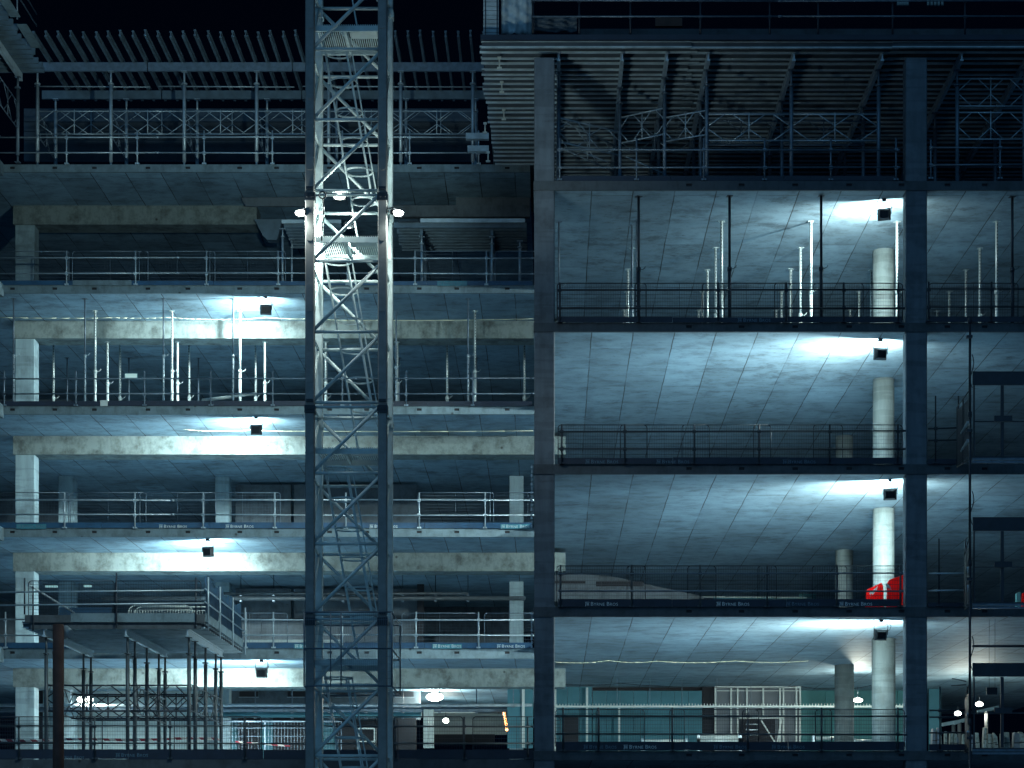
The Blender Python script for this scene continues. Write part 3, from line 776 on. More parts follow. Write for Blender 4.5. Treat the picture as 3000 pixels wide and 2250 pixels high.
MB().path(P, .02, 6).build('coil', M['housing'], t)
P = [(WX(945,52.85)+.03*sin(i), 52.86, WZ(580,52.85)-.22*i) for i in range(6)]
MB().path(P, .02, 6).build('tail', M['housing'], t)
# spot of the mast lamps that rakes over the left building
sp = bpy.data.lights.new('mast_flood_beam', 'SPOT'); sp.energy = 3800; sp.spot_size = R(125); sp.spot_blend = .5; sp.shadow_soft_size = .12; sp.color = (.80, 1.0, .92)
o = bpy.data.objects.new('mast_flood_beam', sp); col.objects.link(o); o.location = (-6.75, 53.2, WZ(628,53))
o.rotation_euler = Vector((-.62, .9, -.12)).to_track_quat('-Z', 'Y').to_euler()

# ------------------------------------------------------------------ frames between formwork legs
def truss(m, A, B, ztop, zbot, r=.022, mid=True):
    A = Vector(A); B = Vector(B); a = Vector((A.x, A.y, 0)); b = Vector((B.x, B.y, 0))
    def at(t, z): p = a.lerp(b, t); return (p.x, p.y, z)
    m.tube(at(0, ztop), at(1, ztop), r, 6).tube(at(0, zbot), at(1, zbot), r, 6)
    zm_ = (ztop+zbot)/2; d = .03
    m.tube(at(.5, zbot), at(.5, ztop+.05), r*.9, 6)
    for s_, e in ((0, .2), (.5, .3), (.5, .7), (1, .8)):
        m.tube(at(s_, zm_+.05), at(e, ztop), r*.7, 5); m.tube(at(s_, zm_-.05), at(e, zbot), r*.7, 5)
def leg(parent, x, y, zb, zt, r=.06, mt='galvd'):
    hs = zb + (zt-zb)*.86
    l_ = MB().tube((x, y, zb+.25), (x, y, hs), r, 10).build('leg', M[mt], parent)
    MB().tube((x, y, hs), (x, y, zt), r*.6, 8).tube((x, y, hs+.02), (x, y, hs+.06), r*1.7, 8).box(x-.10, x+.10, y-.08, y+.08, zt-.014, zt).build('head_jack', M[mt], l_)
    MB().tube((x, y, zb), (x, y, zb+.25), r*.6, 8).box(x-.09, x+.09, y-.09, y+.09, zb, zb+.012).build('base_jack', M[mt], l_)
    return l_

# ------------------------------------------------------------------ formwork tables on top of the left building
GT = 'slab formwork tables on the top floors'
FYa, FYb = 71.0, 73.6
z_b0, z_b1 = WZ(209, FYa), WZ(184, FYa)
zf = HZ(23.95)
legsx = [WX(p, FYa) for p in (110,325,540,752,963,1174,1385)]
jx = [WX(p, 68.8) for p in [97+36.6*k for k in range(37)]]
tabs = [([0,1], -99, (legsx[1]+legsx[2])/2, 'with its joists against the black sky, leftmost'),
        ([2,3], (legsx[1]+legsx[2])/2, (legsx[3]+legsx[4])/2, 'with its joists against the black sky, left of the crane mast'),
        ([4,5,6], (legsx[3]+legsx[4])/2, 99, 'on the top left floor, right of the crane mast')]
for ids, xa, xb, ds in tabs:
    t = thing('formwork_table', (legsx[ids[0]], FYa, zf), f'slab formwork table {ds}', 'formwork table', GT)
    xA = max(xa, -18.3); xB = min(xb, -2.3)
    for Y in (FYa, FYb): MB().box(xA+.02, xB-.02, Y-.05, Y+.05, z_b0, z_b1).build('primary_beam', M['timberd'] if Y == FYb else M['galvd'], t)
    for x in jx:
        if xa < x < xb:
            j = MB(); yy0 = 68.75+rnd.uniform(-.1,.1); xx = x+rnd.uniform(-.015,.015)
            j.box(xx-.04, xx+.04, yy0, 74.6, z_b1+.002, z_b1+.05).box(xx-.015, xx+.015, yy0, 74.6, z_b1+.051, z_b1+.16).box(xx-.04, xx+.04, yy0, 74.6, z_b1+.161, z_b1+.21)
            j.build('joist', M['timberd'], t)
    for i in ids:
        for Y in (FYa, FYb): leg(t, legsx[i], Y, zf, z_b0-.002, .062, 'galv')
        if i < 6:
            for Y in (FYa, FYb):
                m = MB(); truss(m, (legsx[i]+.06, Y, 0), (legsx[i+1]-.06, Y, 0), WZ(326,Y), WZ(393,Y)); m.build('bracing_frame', M['galv'], t)
        m = MB(); truss(m, (legsx[i], FYa+.06, 0), (legsx[i], FYb-.06, 0), WZ(330,FYa), WZ(396,FYa)); m.build('bracing_frame', M['galvd'], t)
    MB().tube((xA+.3, FYa+.4, WZ(253, FYa+.4)), (xB, FYa+.4, WZ(255, FYa+.4)), .022, 8).build('tie_tube', M['galv'], t)
# stacked formwork boards far behind the tables
for k, (py, hh) in enumerate([(318,.5),(350,.45),(378,.42),(410,.5),(440,.42)]):
    Y = 80+.6*k
    tag(MB().box(WX(70,Y), WX(1400,Y), Y, Y+.12, WZ(py,Y)-hh, WZ(py,Y)).build('formwork_board', M['ply']), f'dim long formwork board behind the tables, {["topmost","second from top","middle","second from bottom","lowest"][k]}', 'formwork board', 'formwork boards behind the tables')

# deck over the far left wing
t = thing('formwork_table', (-19, 62, HZ(23.95)), 'formwork deck in the top left corner seen from below, running towards the street', 'formwork table', GT)
zD = HZ(27.15)
for k in range(26):
    y = 60.6+.40*k
    MB().box(-26, -17.45+rnd.uniform(-.12,.08), y-.04, y+.04, zD, zD+.2).build('joist', M['timberd'], t)
MB().box(-26, -17.9, 60, 71, zD+.202, zD+.23).build('plywood', M['ply'], t)
for x in (-18.3, -20.8): MB().box(x-.06, x+.06, 60, 70.7, zD-.26, zD-.002).build('primary_beam', M['timber'], t)
for y in (62.2, 65, 67.7, 70.3): leg(t, -18.3, y, zf, zD-.262, .062, 'galvd')
for a, b in ((62.2,65),(65,67.7),(67.7,70.3)):
    m = MB(); truss(m, (-18.3,a,0), (-18.3,b,0), HZ(26), HZ(25.1)); m.build('bracing_frame', M['galvd'], t)
for (x0, y) in ((-17.35,64.3),(-17.3,66.8)):
    MB().box(x0-.05, x0+.28, y-.3, y+1.6, zD-.02, zD+.0).build('end_board', M['edge'], t)
P = [(WX(88,66), 66, WZ(90+0,66)), (WX(60,62.5), 62.5, WZ(-30,62.5))]
MB().tube((-17.2,60,HZ(28.3)), (-17.2,68.5,HZ(28.3)), .024, 8).tube((-17.2,60,HZ(27.9)), (-17.2,68.5,HZ(27.9)), .024, 8).tube((-17.2,66,HZ(27.1)), (-17.2,66,HZ(28.5)), .026, 8).build('edge_rail', M['galvd'], t)

# ------------------------------------------------------------------ deep formwork deck over the right wing
zR = HZ(23.80)
t = thing('formwork_deck', (5, 60, HZ(19.9)), 'deep formwork deck over the right wing, rows of joists seen from below', 'formwork deck', GT)
zj0 = zR
y = 60.05
for k in range(37):
    yy = y+.40*k
    x0 = WX(1409, 60)+rnd.uniform(-.06,.05) if yy < 70.4 else -.4
    if yy > 64: x0 += .02*(yy-64)
    yy += rnd.uniform(-.07,.07)
    j = MB(); jw = MB()
    for (xa, xb) in ((x0, 4.3+rnd.uniform(-.2,.2)), (4.1, 10.2), (10.0, 22)):
        o_ = .0 if xa != 4.1 else .045
        jj = MB() if xa > 4 else j
        jj.box(xa, xb, yy-.04+o_, yy+.04-.0+o_, zj0, zj0+.04).box(xa, xb, yy-.04+o_, yy+.04+o_, zj0+.161, zj0+.2)
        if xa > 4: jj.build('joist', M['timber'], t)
        jw.box(xa+.01, xb-.01, yy-.013+o_, yy+.013+o_, zj0+.041, zj0+.160)
    j = j.build('joist', M['timber'], t); jw.build('web', M['web'], j)
MB().box(-1.98, 22, 60.0, 75.2, zj0+.203, zj0+.23).build('plywood', M['ply'], t)
pbx = [.23, 2.1, 3.42, 4.64, 7.16, 9.76, 12.1, 14.1]
for x in pbx:
    b = MB(); b.box(x-.05, x+.05, 60.3, 74.9, zj0-.045, zj0-.003).box(x-.02, x+.02, 60.3, 74.9, zj0-.215, zj0-.046).box(x-.05, x+.05, 60.3, 74.9, zj0-.26, zj0-.216)
    b.build('primary_beam', M['galv'], t)
zl0 = HZ(19.9)
lx = {.23:[61.2,64,67], 2.1:[62.4,66.4,70], 3.42:[61.6,65,69], 4.64:[61.0,63.5,66.5,70], 7.16:[61.0,63.5,67,71], 9.76:[61.0,64,68,72], 12.1:[61.0,64.5,69], 14.1:[61.0,65,70]}
for x, ys in lx.items():
    for yq in ys: leg(t, x+.0, yq, zl0, zj0-.262, .058, 'galvd')
for a, b in ((4.64,7.16),(7.16,9.76)):
    m = MB(); truss(m, (a+.05,61.0,0), (b-.05,61.0,0), WZ(335,61), WZ(412,61), .024); m.build('bracing_frame', M['galv'], t)
    m = MB(); truss(m, (a+.05,63.5,0), (b-.05,63.5,0), WZ(355,63.5), WZ(425,63.5)); m.build('bracing_frame', M['galvd'], t)
m = MB(); truss(m, (12.15,61.0,0), (14.05,61.0,0), WZ(231,61), WZ(311,61)); m.build('bracing_frame', M['galv'], t)
m = MB(); truss(m, (12.15,61.0,0), (14.05,61.0,0), WZ(330,61), WZ(408,61)); m.build('bracing_frame', M['galv'], t)
for (xa, ya, xb, yb, pt_, pb) in ((.23,61.2,2.1,62.4,345,415),(2.1,62.4,3.42,61.6,345,420),(3.42,61.6,4.64,61,345,415),(.23,64,2.1,66.4,350,430),(2.1,66.4,4.64,66.5,360,440)):
    m = MB(); truss(m, (xa,ya,0), (xb,yb,0), WZ(pt_,ya), WZ(pb,ya)); m.build('bracing_frame', M['galv'], t)
for (xa, ya, za_, xb, yb, zb_) in ((1.0,62.5,WZ(430,62),1.75,62.6,WZ(455,62)),(2.3,63,WZ(425,62),3.5,63.2,WZ(470,62))):
    MB().tube((xa,ya,za_), (xb,yb,zb_), .02, 6).build('tie_tube', M['galv'], t)
for (px, py, Y) in ((1463,150,60.7),(1470,218,62.6),(1476,287,64.9),(1421,328,66.1),(1430,402,68.8)):
    X = WX(px, Y)
    q_ = thing('beam_clamp', (X, Y, zj0-.10), f'small pale clamp under the joist ends left of the column, {["topmost","second from top","middle","second from bottom","lowest"][[1463,1470,1476,1421,1430].index(px)]}', 'clamp', 'pale clamps under the deck')
    MB().box(X-.055, X+.055, Y-.05, Y+.05, zj0-.012, zj0-.001).box(X-.055,X+.055,Y-.05,Y-.03,zj0-.07,zj0-.013).build('jaw', M['white'], q_)
    MB().tube((X,Y,zj0-.30),(X,Y,zj0-.071+.05),.025,6).box(X-.07,X+.07,Y-.04,Y+.04,zj0-.34,zj0-.30).build('screw', M['white'], q_)
for k, (pa, py) in enumerate([(1365,400),(1370,437)]):
    Y = 69.9; tag(MB().box(WX(pa,Y), WX(1432,Y), Y-.1, Y+.1, WZ(py+9,Y), WZ(py-8,Y)).build('plank', M['timber']), f'{["upper","lower"][k]} short plank sticking out left of the joist stack', 'plank', 'planks at the deck end')
# wall of boards closing the back of the bay
tag(MB().box(-.4, 22, 75.4, 75.5, HZ(19.9), zj0+.2).build('formwork_wall', M['ply']), 'dark board wall closing the back of the top right storey', 'formwork wall')
for k in range(9):
    z = HZ(20.1)+.43*k
    tag(MB().box(-.4, 4.9, 71.6+.3*k, 71.7+.3*k, z, z+.30).build('formwork_board', M['timberd']), f'stacked formwork board behind the props near the left column, number {["one","two","three","four","five","six","seven","eight","nine"][k]} from the floor', 'formwork board', 'formwork boards stacked behind the column')

# top deck above: fascia, rails, screens
zt0 = HZ(24.05)
td = thing('top_deck', (5, 60, zt0), 'dark top deck edge with rails above the joists on the right', 'deck', GT)
MB().box(WX(1408,59.9), 22, 59.85, 59.98, WZ(118,59.9), WZ(103,59.9)).build('edge_board', M['navy'], td)
MB().box(WX(1700,60.3), 22, 60.3, 60.45, WZ(98,60), WZ(72,60)).build('upstand', M['edge2'], td)
MB().box(-1.95, 22, 60.0, 76, zt0-.015, zt0+.1).build('slab', M['edge2'], td)
gt, _ = guardrail('dark guardrail against the night sky on the top deck, upper right', GG, 59.95, [1562,1697,1847,2052,2255,2397,2615,2827], -10, 118, [4,50], 1560, 3010, None, 'dark', 'galvd', .03)
sc1 = thing('screen_panel', (-1.7, 60.2, zt0), 'slatted board panel beside crumpled sheeting on the top deck, left end', 'screen')
zz = WZ(106,60.2)
k = 0
for py in range(-20, 104, 13):
    MB().box(WX(1416,60.2), WX(1461,60.2), 60.2, 60.24, WZ(py+11,60.2), WZ(py,60.2)).build('board', M['timber'], sc1)
MB().box(WX(1421,60.18), WX(1423.5,60.18), 60.15, 60.198, zz, WZ(-20,60.2)).box(WX(1455,60.18), WX(1458,60.18), 60.15, 60.198, zz, WZ(-20,60.2)).build('batten', M['dark'], sc1)
def sheet(name, label, x0, x1, z0, z1, Y, m, nx=14, nz=10, amp=.07, seed=1):
    r_ = random.Random(seed); vs = []; fs = []
    for j in range(nz+1):
        for i in range(nx+1):
            x = x0+(x1-x0)*i/nx; z = z0+(z1-z0)*j/nz
            d = amp*(sin(i*1.3+seed)+sin(j*1.9+i*.8)*.8+r_.uniform(-.5,.5))
            vs.append((x, Y+d, z+amp*.3*sin(i*.9)))
    for j in range(nz):
        for i in range(nx): a = j*(nx+1)+i; fs.append((a, a+1, a+nx+2, a+nx+1))
    mb = MB(); mb.add(vs, fs, True); o = mb.build(name, m)
    s_ = o.modifiers.new('thick', 'SOLIDIFY'); s_.thickness = .006
    return tag(o, label, 'sheeting')
sheet('plastic_sheet', 'crumpled pale sheeting hanging beside the slatted panel, top deck', WX(1468,60.4), WX(1558,60.4), WZ(100,60.4), WZ(-15,60.4), 60.4, M['timber'], seed=3)
sheet('plastic_sheet', 'dark loose sheeting draped over the top deck upstand right of the pale sheeting', WX(1562,60.2), WX(1690,60.2), WZ(96,60.2), WZ(52,60.2), 60.15, M['ply'], seed=5, amp=.05)
tag(MB().box(WX(1920,61), WX(1999,61), 61, 61.12, WZ(76,61), WZ(52,61)).build('barrier_board', M['rust']), 'dull red board standing on the dark top deck', 'board')
for k, (a, b) in enumerate(((2628,2662),(2714,2766))):
    m = MB(); n = 5
    for i in range(n): 
        x = a+(b-a)*(i+.5)/n; m.tube((WX(x,66),66,WZ(16,66)), (WX(x,66),66,WZ(-14,66)), .045, 8)
    m.box(WX(a,66), WX(b,66), 65.96, 66.1, WZ(-6,66), WZ(-12,66)).build('pipe_bundle', M['white'])
    tag(bpy.data.objects[-1] if False else [o for o in col.objects if o.name.startswith('pipe_bundle')][-1], f'{["left narrow","right wide"][k]} bundle of pale tubes cut by the top photo edge', 'pipe bundle', 'pale bundles at the top edge')

# smaller formwork under the half built bay behind the crane
t = thing('formwork_table', (-2.5, 71, HZ(19.8)), 'low formwork table under the half cast beam, between mast and column', 'formwork table', GT)
zq = WZ(668, 71.2)
for k in range(9):
    yq = 71.2+.34*k; MB().box(WX(1160,71.2)+rnd.uniform(-.1,.1), -.85, yq-.04, yq+.04, zq, zq+.18).build('joist', M['timberd'], t)
MB().box(WX(1165,71), -.85, 71.05, 74.2, zq+.182, zq+.20).build('plywood', M['ply'], t)
MB().box(WX(1232,71.1), -.9, 71.0, 71.08, WZ(651,71), WZ(640,71)).build('edge_board', M['timber'], t)
for p in (1235, 1441):
    x = WX(p, 71.4); MB().box(x-.05, x+.05, 71.3, 74.2, zq-.22, zq-.002).build('primary_beam', M['timberd'], t)
    leg(t, x, 71.5, HZ(19.8), zq-.222, .05, 'galv'); leg(t, x, 73.6, HZ(19.8), zq-.222, .05, 'galvd')
leg(t, WX(1523,71.6), 71.6, HZ(19.8), WZ(706,71.6), .05, 'galv')
t = thing('formwork_table', (-8.5, 71, HZ(19.8)), 'low formwork table left of the mast, half hidden by the glowing lamp', 'formwork table', GT)
zq = WZ(668, 71.4)
for k in range(8):
    yq = 71.4+.34*k; MB().box(WX(832,71.4), WX(1000,71.4), yq-.04, yq+.04, zq, zq+.18).build('joist', M['timberd'], t)
MB().box(WX(826,71.3), WX(1000,71.3), 71.2, 71.3, WZ(656,71.3), WZ(646,71.3)).build('edge_board', M['timber'], t)
for p in (828, 842): leg(t, WX(p,71.5), 71.5+(p-828)*.09, HZ(19.8), zq, .04, 'galv')
b = thing('beam_side_form', (-9.3, 73.2, WZ(700,73.2)), 'tapering timber form hanging below the dark beam gap, left of the mast', 'formwork')
MB().prism([(WX(745,73.2),WZ(642,73.2)),(WX(770,73.2),WZ(690,73.2)),(WX(782,73.2),WZ(702,73.2)),(WX(812,73.2),WZ(702,73.2)),(WX(826,73.2),WZ(645,73.2)),(WX(826,73.2),WZ(642,73.2))], 73.2, 73.6).build('side_board', M['timberd'], b)
MB().prism([(WX(706,72.6),WZ(579,72.6)),(WX(720,72.6),WZ(604,72.6)),(WX(900,72.6),WZ(604,72.6)),(WX(900,72.6),WZ(577,72.6))], 72.6, 72.7).build('top_board', M['wall'], b)

# ------------------------------------------------------------------ loading platform at the lower left
PY0, PY1 = 62.3, 70.1
PXL, PXR = -16.0, -10.55
zP = HZ(7.07)
pf = thing('loading_platform', (-13.3, 66, HZ(3.01)), 'steel loading platform on tall braced legs in front of the left building', 'loading platform')
for k in range(21):
    y = PY0+.15+.375*k
    j = MB(); xr = PXR+.0; j.box(PXL-.1, xr, y-.04, y+.04, zP, zP+.04).box(PXL-.1, xr, y-.04, y+.04, zP+.131, zP+.17)
    j = j.build('joist', M['timber'], pf); MB().box(PXL-.09, xr-.01, y-.014, y+.014, zP+.041, zP+.130).build('web', M['web'], j)
MB().box(PXL-.1, PXR, PY0+.05, PY1, zP+.172, zP+.20).build('plywood', M['ply'], pf)
MB().box(PXL+.0, WX(207,PY0), PY0-.03, PY0+.03, WZ(1824,PY0), WZ(1802,PY0)).build('fascia_board', M['edge2'], pf)
MB().box(WX(208,PY0), WX(574,PY0), PY0-.035, PY0+.03, WZ(1823,PY0), WZ(1797,PY0)).build('fascia_board', M['edge'], pf)
MB().box(WX(576,PY0), PXR+.02, PY0-.03, PY0+.03, WZ(1825,PY0), WZ(1799,PY0)).build('fascia_board', M['edge2'], pf)
MB().box(PXL+.1, PXR-.1, PY0+.04, PY0+.10, WZ(1842,PY0), WZ(1826,PY0)).build('fascia_board', M['edge2'], pf)
MB().box(PXR+.03, PXR+.08, PY0, PY0+3.8, WZ(1822,PY0), WZ(1797,PY0)).box(PXR+.03, PXR+.08, PY0+3.83, PY1-.4, WZ(1822,PY0), WZ(1797,PY0)).build('fascia_board', M['edge'], pf)
rowsP = [62.7, 63.8, 65.7, 67.7, 68.8]
for x in (-11.08, -12.96, -15.45):
    b = MB(); zt = zP-.003
    b.box(x-.05, x+.05, 62.4, 69.0, zt-.045, zt).box(x-.02, x+.02, 62.4, 69.0, zt-.205, zt-.046).box(x-.05, x+.05, 62.4, 69.0, zt-.25, zt-.206)
    b.build('primary_beam', M['galv'], pf)
    for y in rowsP[:]:
        if x == -15.45 and y in (63.8, 65.7): continue
        leg(pf, x, y, HZ(3.01), zt-.252, .06, 'dgal')
    for a, b_ in zip(rowsP[::2], rowsP[2::2]):
        m = MB(); truss(m, (x, a+.05, 0), (x, b_-.05, 0), WZ(2003,62.7), WZ(2080,62.7), .022); m.build('bracing_frame', M['dgal'], pf)
for a, b_ in ((-15.45,-12.96),(-12.96,-11.08)):
    for y, zt, zb in ((62.7,2008,2083),(65.7,2035,2105),(68.8,2040,2110)):
        m = MB(); truss(m, (a+.06, y, 0), (b_-.06, y, 0), WZ(zt,y), WZ(zb,y), .028); m.build('bracing_frame', M['dark'], pf)
# its rails
prl = MB()
zlo = WZ(1842, PY0)
fpost = [(72,1693,1800),(97,1718,1848),(341,1679,1843),(574,1692,1840)]
for k_, p in enumerate((84, 338)):
    mpD.put((WX(p,62.3), 62.3, WZ(1806,62.3)), f'dark mesh panel on the front rail of the loading platform, {["left","right"][k_]} one')
for p, a, b_ in fpost:
    MB().tube((WX(p,62.2), 62.2, WZ(b_,62.2)), (WX(p,62.2), 62.2, WZ(a,62.2)), .025, 8).build('post', M['dark'], pf)
for py in (1731, 1769):
    MB().tube((WX(-20,62.2), 62.15, WZ(py+5,62.2)), (WX(598,62.2), 62.15, WZ(py-1,62.2)), .024, 8).build('rail', M['galv'], pf)
for y in (62.35, 64.6, 67.2, 69.9):
    MB().tube((PXR+.12, y, zP-.05), (PXR+.12, y, zP+1.55), .025, 8).build('post', M['galv'], pf)
zr1, zr2 = WZ(1727,62.3), WZ(1766,62.3)
for z in (zr1, zr2): MB().tube((PXR+.06, 62.1, z), (PXR+.06, 70.1, z), .024, 8).build('rail', M['galv'], pf)
# diagonal brace rails left, behind the blue net
MB().tube((WX(82,62.4),62.4,WZ(1712,62.4)), (WX(218,66),66,WZ(1796,66)), .03, 8).build('brace', M['galv'], pf)
for nm, x0, x1, y, s_ in (('left half of the loading platform', -15.9, -14.2, 66.2, 1),):
    n_ = MB(); n_.box(x0, x1, y, y+.02, zP+.2, zP+1.1); tag(n_.build('safety_net', M['net']), f'dark blue safety net on the {nm}', 'safety net')
for k, (a, b_) in enumerate(((62.5,65.0),(65.1,67.4),(67.5,69.9))):
    vs = []; fs = []; 
    for j in range(5):
        for i in range(7):
            yy = a+(b_-a)*i/6; vs.append((PXR+.0+.025*sin(i*2+j+k), yy, zP+.35+ (1.22)*j/4+(.10*sin(i*1.1+k) if j == 4 else 0)))
    for j in range(4):
        for i in range(6): q_ = j*7+i; fs.append((q_,q_+1,q_+8,q_+7))
    mb = MB(); mb.add(vs, fs, True); o = mb.build('safety_net', M['net']); s_ = o.modifiers.new('t','SOLIDIFY'); s_.thickness = .01
    tag(o, f'blue safety net tied to the right side rails of the loading platform, {["nearest the street","middle one","nearest the building"][k]}', 'safety net', 'blue nets on the platform side')
def pboard(x0, x1, y, label):
    t = thing('crowd_barrier', ((x0+x1)/2, y, zP+.2), label, 'crowd barrier', 'white crowd barriers on the loading platform')
    W_ = x1-x0; m = MB(); P = [(x0+p[0], y, zP+.3+p[2]) for p in rounded(W_, 1.15, .22, 5)]
    m.path(P, .022, 6).tube(P[0], P[-1], .018, 6).tube((x0+.03,y,zP+1.33),(x1-.03,y,zP+1.33),.014,6)
    m.build('frame', M['white'], t)
    b = MB(); n = int(W_/.09)
    for i in range(1, n): b.tube((x0+W_*i/n, y, zP+.3), (x0+W_*i/n, y, zP+1.33), .010, 5)
    b.build('bars', M['white'], t)
    f_ = MB()
    for x in (x0+.3, x1-.3): f_.box(x-.03, x+.03, y-.25, y+.25, zP+.2, zP+.23).tube((x,y,zP+.23),(x,y,zP+.3),.02,6)
    f_.build('foot', M['white'], t)
pboard(-14.15, -12.0, 68.6, 'front white crowd barrier with rounded corners lying along the loading platform')
pboard(-14.0, -10.9, 68.9, 'second white crowd barrier just behind the front one on the platform')

# rusty pole and its funnel
PX, PYd = WX(171, 50), 50.0
t = thing('steel_pole', (PX, PYd, 0), 'thick rusty brown steel pole in the lower left foreground', 'pole')
MB().tube((PX, PYd, 0), (PX, PYd, WZ(1830,50)), .135, 20).build('shaft', M['rust'], t)
MB().tube((PX, PYd, WZ(1830,50)), (PX, PYd, WZ(1830,50)+.008), .128, 20).build('cap', M['rust'], t)
t = thing('funnel_hood', pt(200,1870,50.3), 'small pale funnel shaped hood fixed right of the rusty pole top', 'hood')
MB().tube(pt(190,1850,50.3), pt(208,1857,50.2), .16, 14, .10).tube(pt(188,1868,50.3), pt(200,1846,50.2), .07, 10, .10).build('hood', M['white'], t)
MB().tube(pt(171,1855,50.05), pt(192,1855,50.3), .03, 8).build('bracket', M['housing'], t)

# ------------------------------------------------------------------ red plastic barriers
def red_barrier(P, y, lab, tx):
    zs = [z for x, z in P]; xs = [x for x, z in P]
    t = thing('plastic_barrier', (sum(xs)/len(xs), y, min(zs)), lab, 'barrier', 'red plastic barriers on the open floors')
    MB().prism(P, y, y+.10).build('body', M['red'], t, .012)
    r_ = MB(); n = 5; xa, xb = min(xs)+.06, max(xs)-.06; z0 = min(zs)
    for i in range(n):
        x = xa+(xb-xa)*i/(n-1); r_.box(x-.022, x+.022, y-.03, y-.001, z0+.03, z0+tx)
    r_.build('rib', M['red'], t); t.children[-1]['kind'] = 'stuff'
    w_ = MB().prism([(P[1][0]+.08,P[1][1]-.10),(P[2][0]-.10,P[2][1]-.10),(P[2][0]-.12,P[2][1]-.20),(P[1][0]+.12,P[1][1]-.22)], y-.004, y-.001)
    w_.build('reflective_strip', M['white'], t)
f1 = lambda x, y: (WX(x, 61.9), WZ(y, 61.9))
f2 = lambda x, y: (WX(x, 61.5), WZ(y, 61.5))
red_barrier([f1(2537,1798), f1(2539,1728), f1(2582,1707), f1(2588,1716), f1(2590,1798)], 61.9, 'smaller red plastic barrier leaning beside the round columns', .60)
red_barrier([f2(2597,1796), f2(2600,1708), f2(2606,1698), f2(2646,1684), f2(2652,1796)], 61.5, 'larger red plastic barrier tight against the big front column', .75)
red_barrier([(WX(2992,62),HZ(7.42)), (WX(2995,62),WZ(1738,62)), (WX(3030,62),WZ(1730,62)), (WX(3040,62),HZ(7.42))], 62, 'red plastic barrier at the right photo edge behind the hoist gate', .3)
t = thing('water_barrier', (WX(2980,62), 62.4, HZ(7.42)), 'pale green plastic barrier beside the red one at the right photo edge', 'barrier')
MB().prism([(WX(2974,62.4),HZ(7.42)),(WX(2977,62.4),WZ(1733,62)),(WX(2988,62.4),WZ(1730,62)),(WX(2992,62.4),HZ(7.42))], 62.3, 62.5).build('body', M['glasswall2'], t, .01)
MB().box(WX(2976,62.4), WX(2990,62.4), 62.27, 62.3, HZ(7.5), HZ(7.6)).build('foot', M['white'], t)

# ------------------------------------------------------------------ hoist landing gates and poles on the right
HYd = 58.5
for k, (py, st) in enumerate([(1088,'upper'),(1515,'middle'),(1942,'lower')]):
    z1 = WZ(py, HYd); 
    t = thing('landing_gate', (WX(2930,HYd), HYd, WZ(py+270,HYd)), f'dark hoist landing gate at the right photo edge, {st} of three', 'gate', 'hoist landing gates')
    def G(a, b_, c, d, nm, m='dark', y=0): MB().box(WX(a,HYd), WX(b_,HYd), HYd+y, HYd+y+.06, WZ(py+d,HYd), WZ(py+c,HYd)).build(nm, M[m], t)
    G(2850, 3060, 0, 40, 'header'); G(2852, 2856, 41, 248, 'post'); G(2932, 2941, 41, 248, 'post', 'dark', .0); G(3040, 3046, 41, 248, 'post')
    G(2857, 2931, 145, 148, 'rail'); G(2942, 3039, 145, 148, 'rail')
    G(2912, 2964, 131, 148, 'lock_box', 'dark', -.065)
    G(2849, 3060, 249, 252, 'threshold'); G(2849, 3060, 252.2, 259, 'threshold', 'galvd', .02); G(2849, 3060, 262, 268, 'threshold', 'galvd')
    # slanting perforated side screen, seen almost edge on
    s_ = thing('side_screen', (WX(2825,HYd), HYd, WZ(py+258,HYd)), f'dark slatted side screen beside the hoist gate, {st} of three', 'screen', 'slatted side screens')
    xa, xb = WX([2806,2828,2830][k],59.6), WX(2839,58.6); ya, yb = 59.7, 58.6
    zt = z1 - WZ(0,HYd)+WZ(55 if k == 0 else 62,HYd); zb = WZ(py+258,HYd)
    sl = MB(); n = 46
    for i in range(n):
        z = zb+.05+(zt-.35-zb)*i/n; dz = .0
        sl.bar((xa+.02*(1-i/n)*12*(.0), ya, z), (xb, yb, z+.10), .006, .03)
    sl.build('slats', M['dark'], s_)
    fr = MB(); fr.tube((xa,ya,zb),(xa,ya,zt-.22),.02,6).tube((xb,yb,zb),(xb,yb,zt),.02,6).tube((xa,ya,zt-.22),(xb,yb,zt),.018,6).tube((xa,ya,zb+.02),(xb,yb,zb+.02),.018,6)
    fr.tube(((xa+xb)/2,(ya+yb)/2,zb),((xa+xb)/2,(ya+yb)/2,zt-.11),.018,6).build('frame', M['dark'], s_)
    for dpy in (165, 218):
        MB().box(0,0,0,0,0,0) if False else None
        MB().bar((xa+.05,59.3,WZ(py+dpy,HYd)), (xb-.05,58.5,WZ(py+dpy-17,HYd)), .07, .05).build('hinge_arm', M['galv'], s_)
t = thing('scaffold_pole', (WX(2841,58.2), 58.2, 0), 'tall dark scaffold pole running up past all floors on the right', 'pole')
zz = [0, WZ(2105,58.2), WZ(1640,58.2), WZ(1205,58.2), WZ(930,58.2)]
for a, b_ in zip(zz, zz[1:]):
    MB().tube((WX(2841,58.2),58.2,a),(WX(2842,58.2),58.2,b_), .036, 10).build('tube', M['dark'], t)
    MB().tube((WX(2841,58.2),58.2,b_-.18),(WX(2841,58.2),58.2,b_-.02), .062, 10).box(WX(2841,58.2)-.10,WX(2841,58.2)+.06,58.1,58.24,b_-.6,b_-.52).build('coupler', M['dark'], t)
for py in (1040, 1440, 1865):
    P = [(WX(2841,58.2)+.05+.05*sin(i*.8), 58.12, WZ(py,58.2)-.12*i) for i in range(9)]
    MB().path(P, .014, 5).build('cable_tie', M['dark'], t)
tag(MB().tube(pt(2849,1893,58.3), pt(3030,1893,58.3), .035, 8).build('scaffold_tube', M['dark']), 'dark horizontal scaffold tube above the lowest hoist gate', 'scaffold tube')
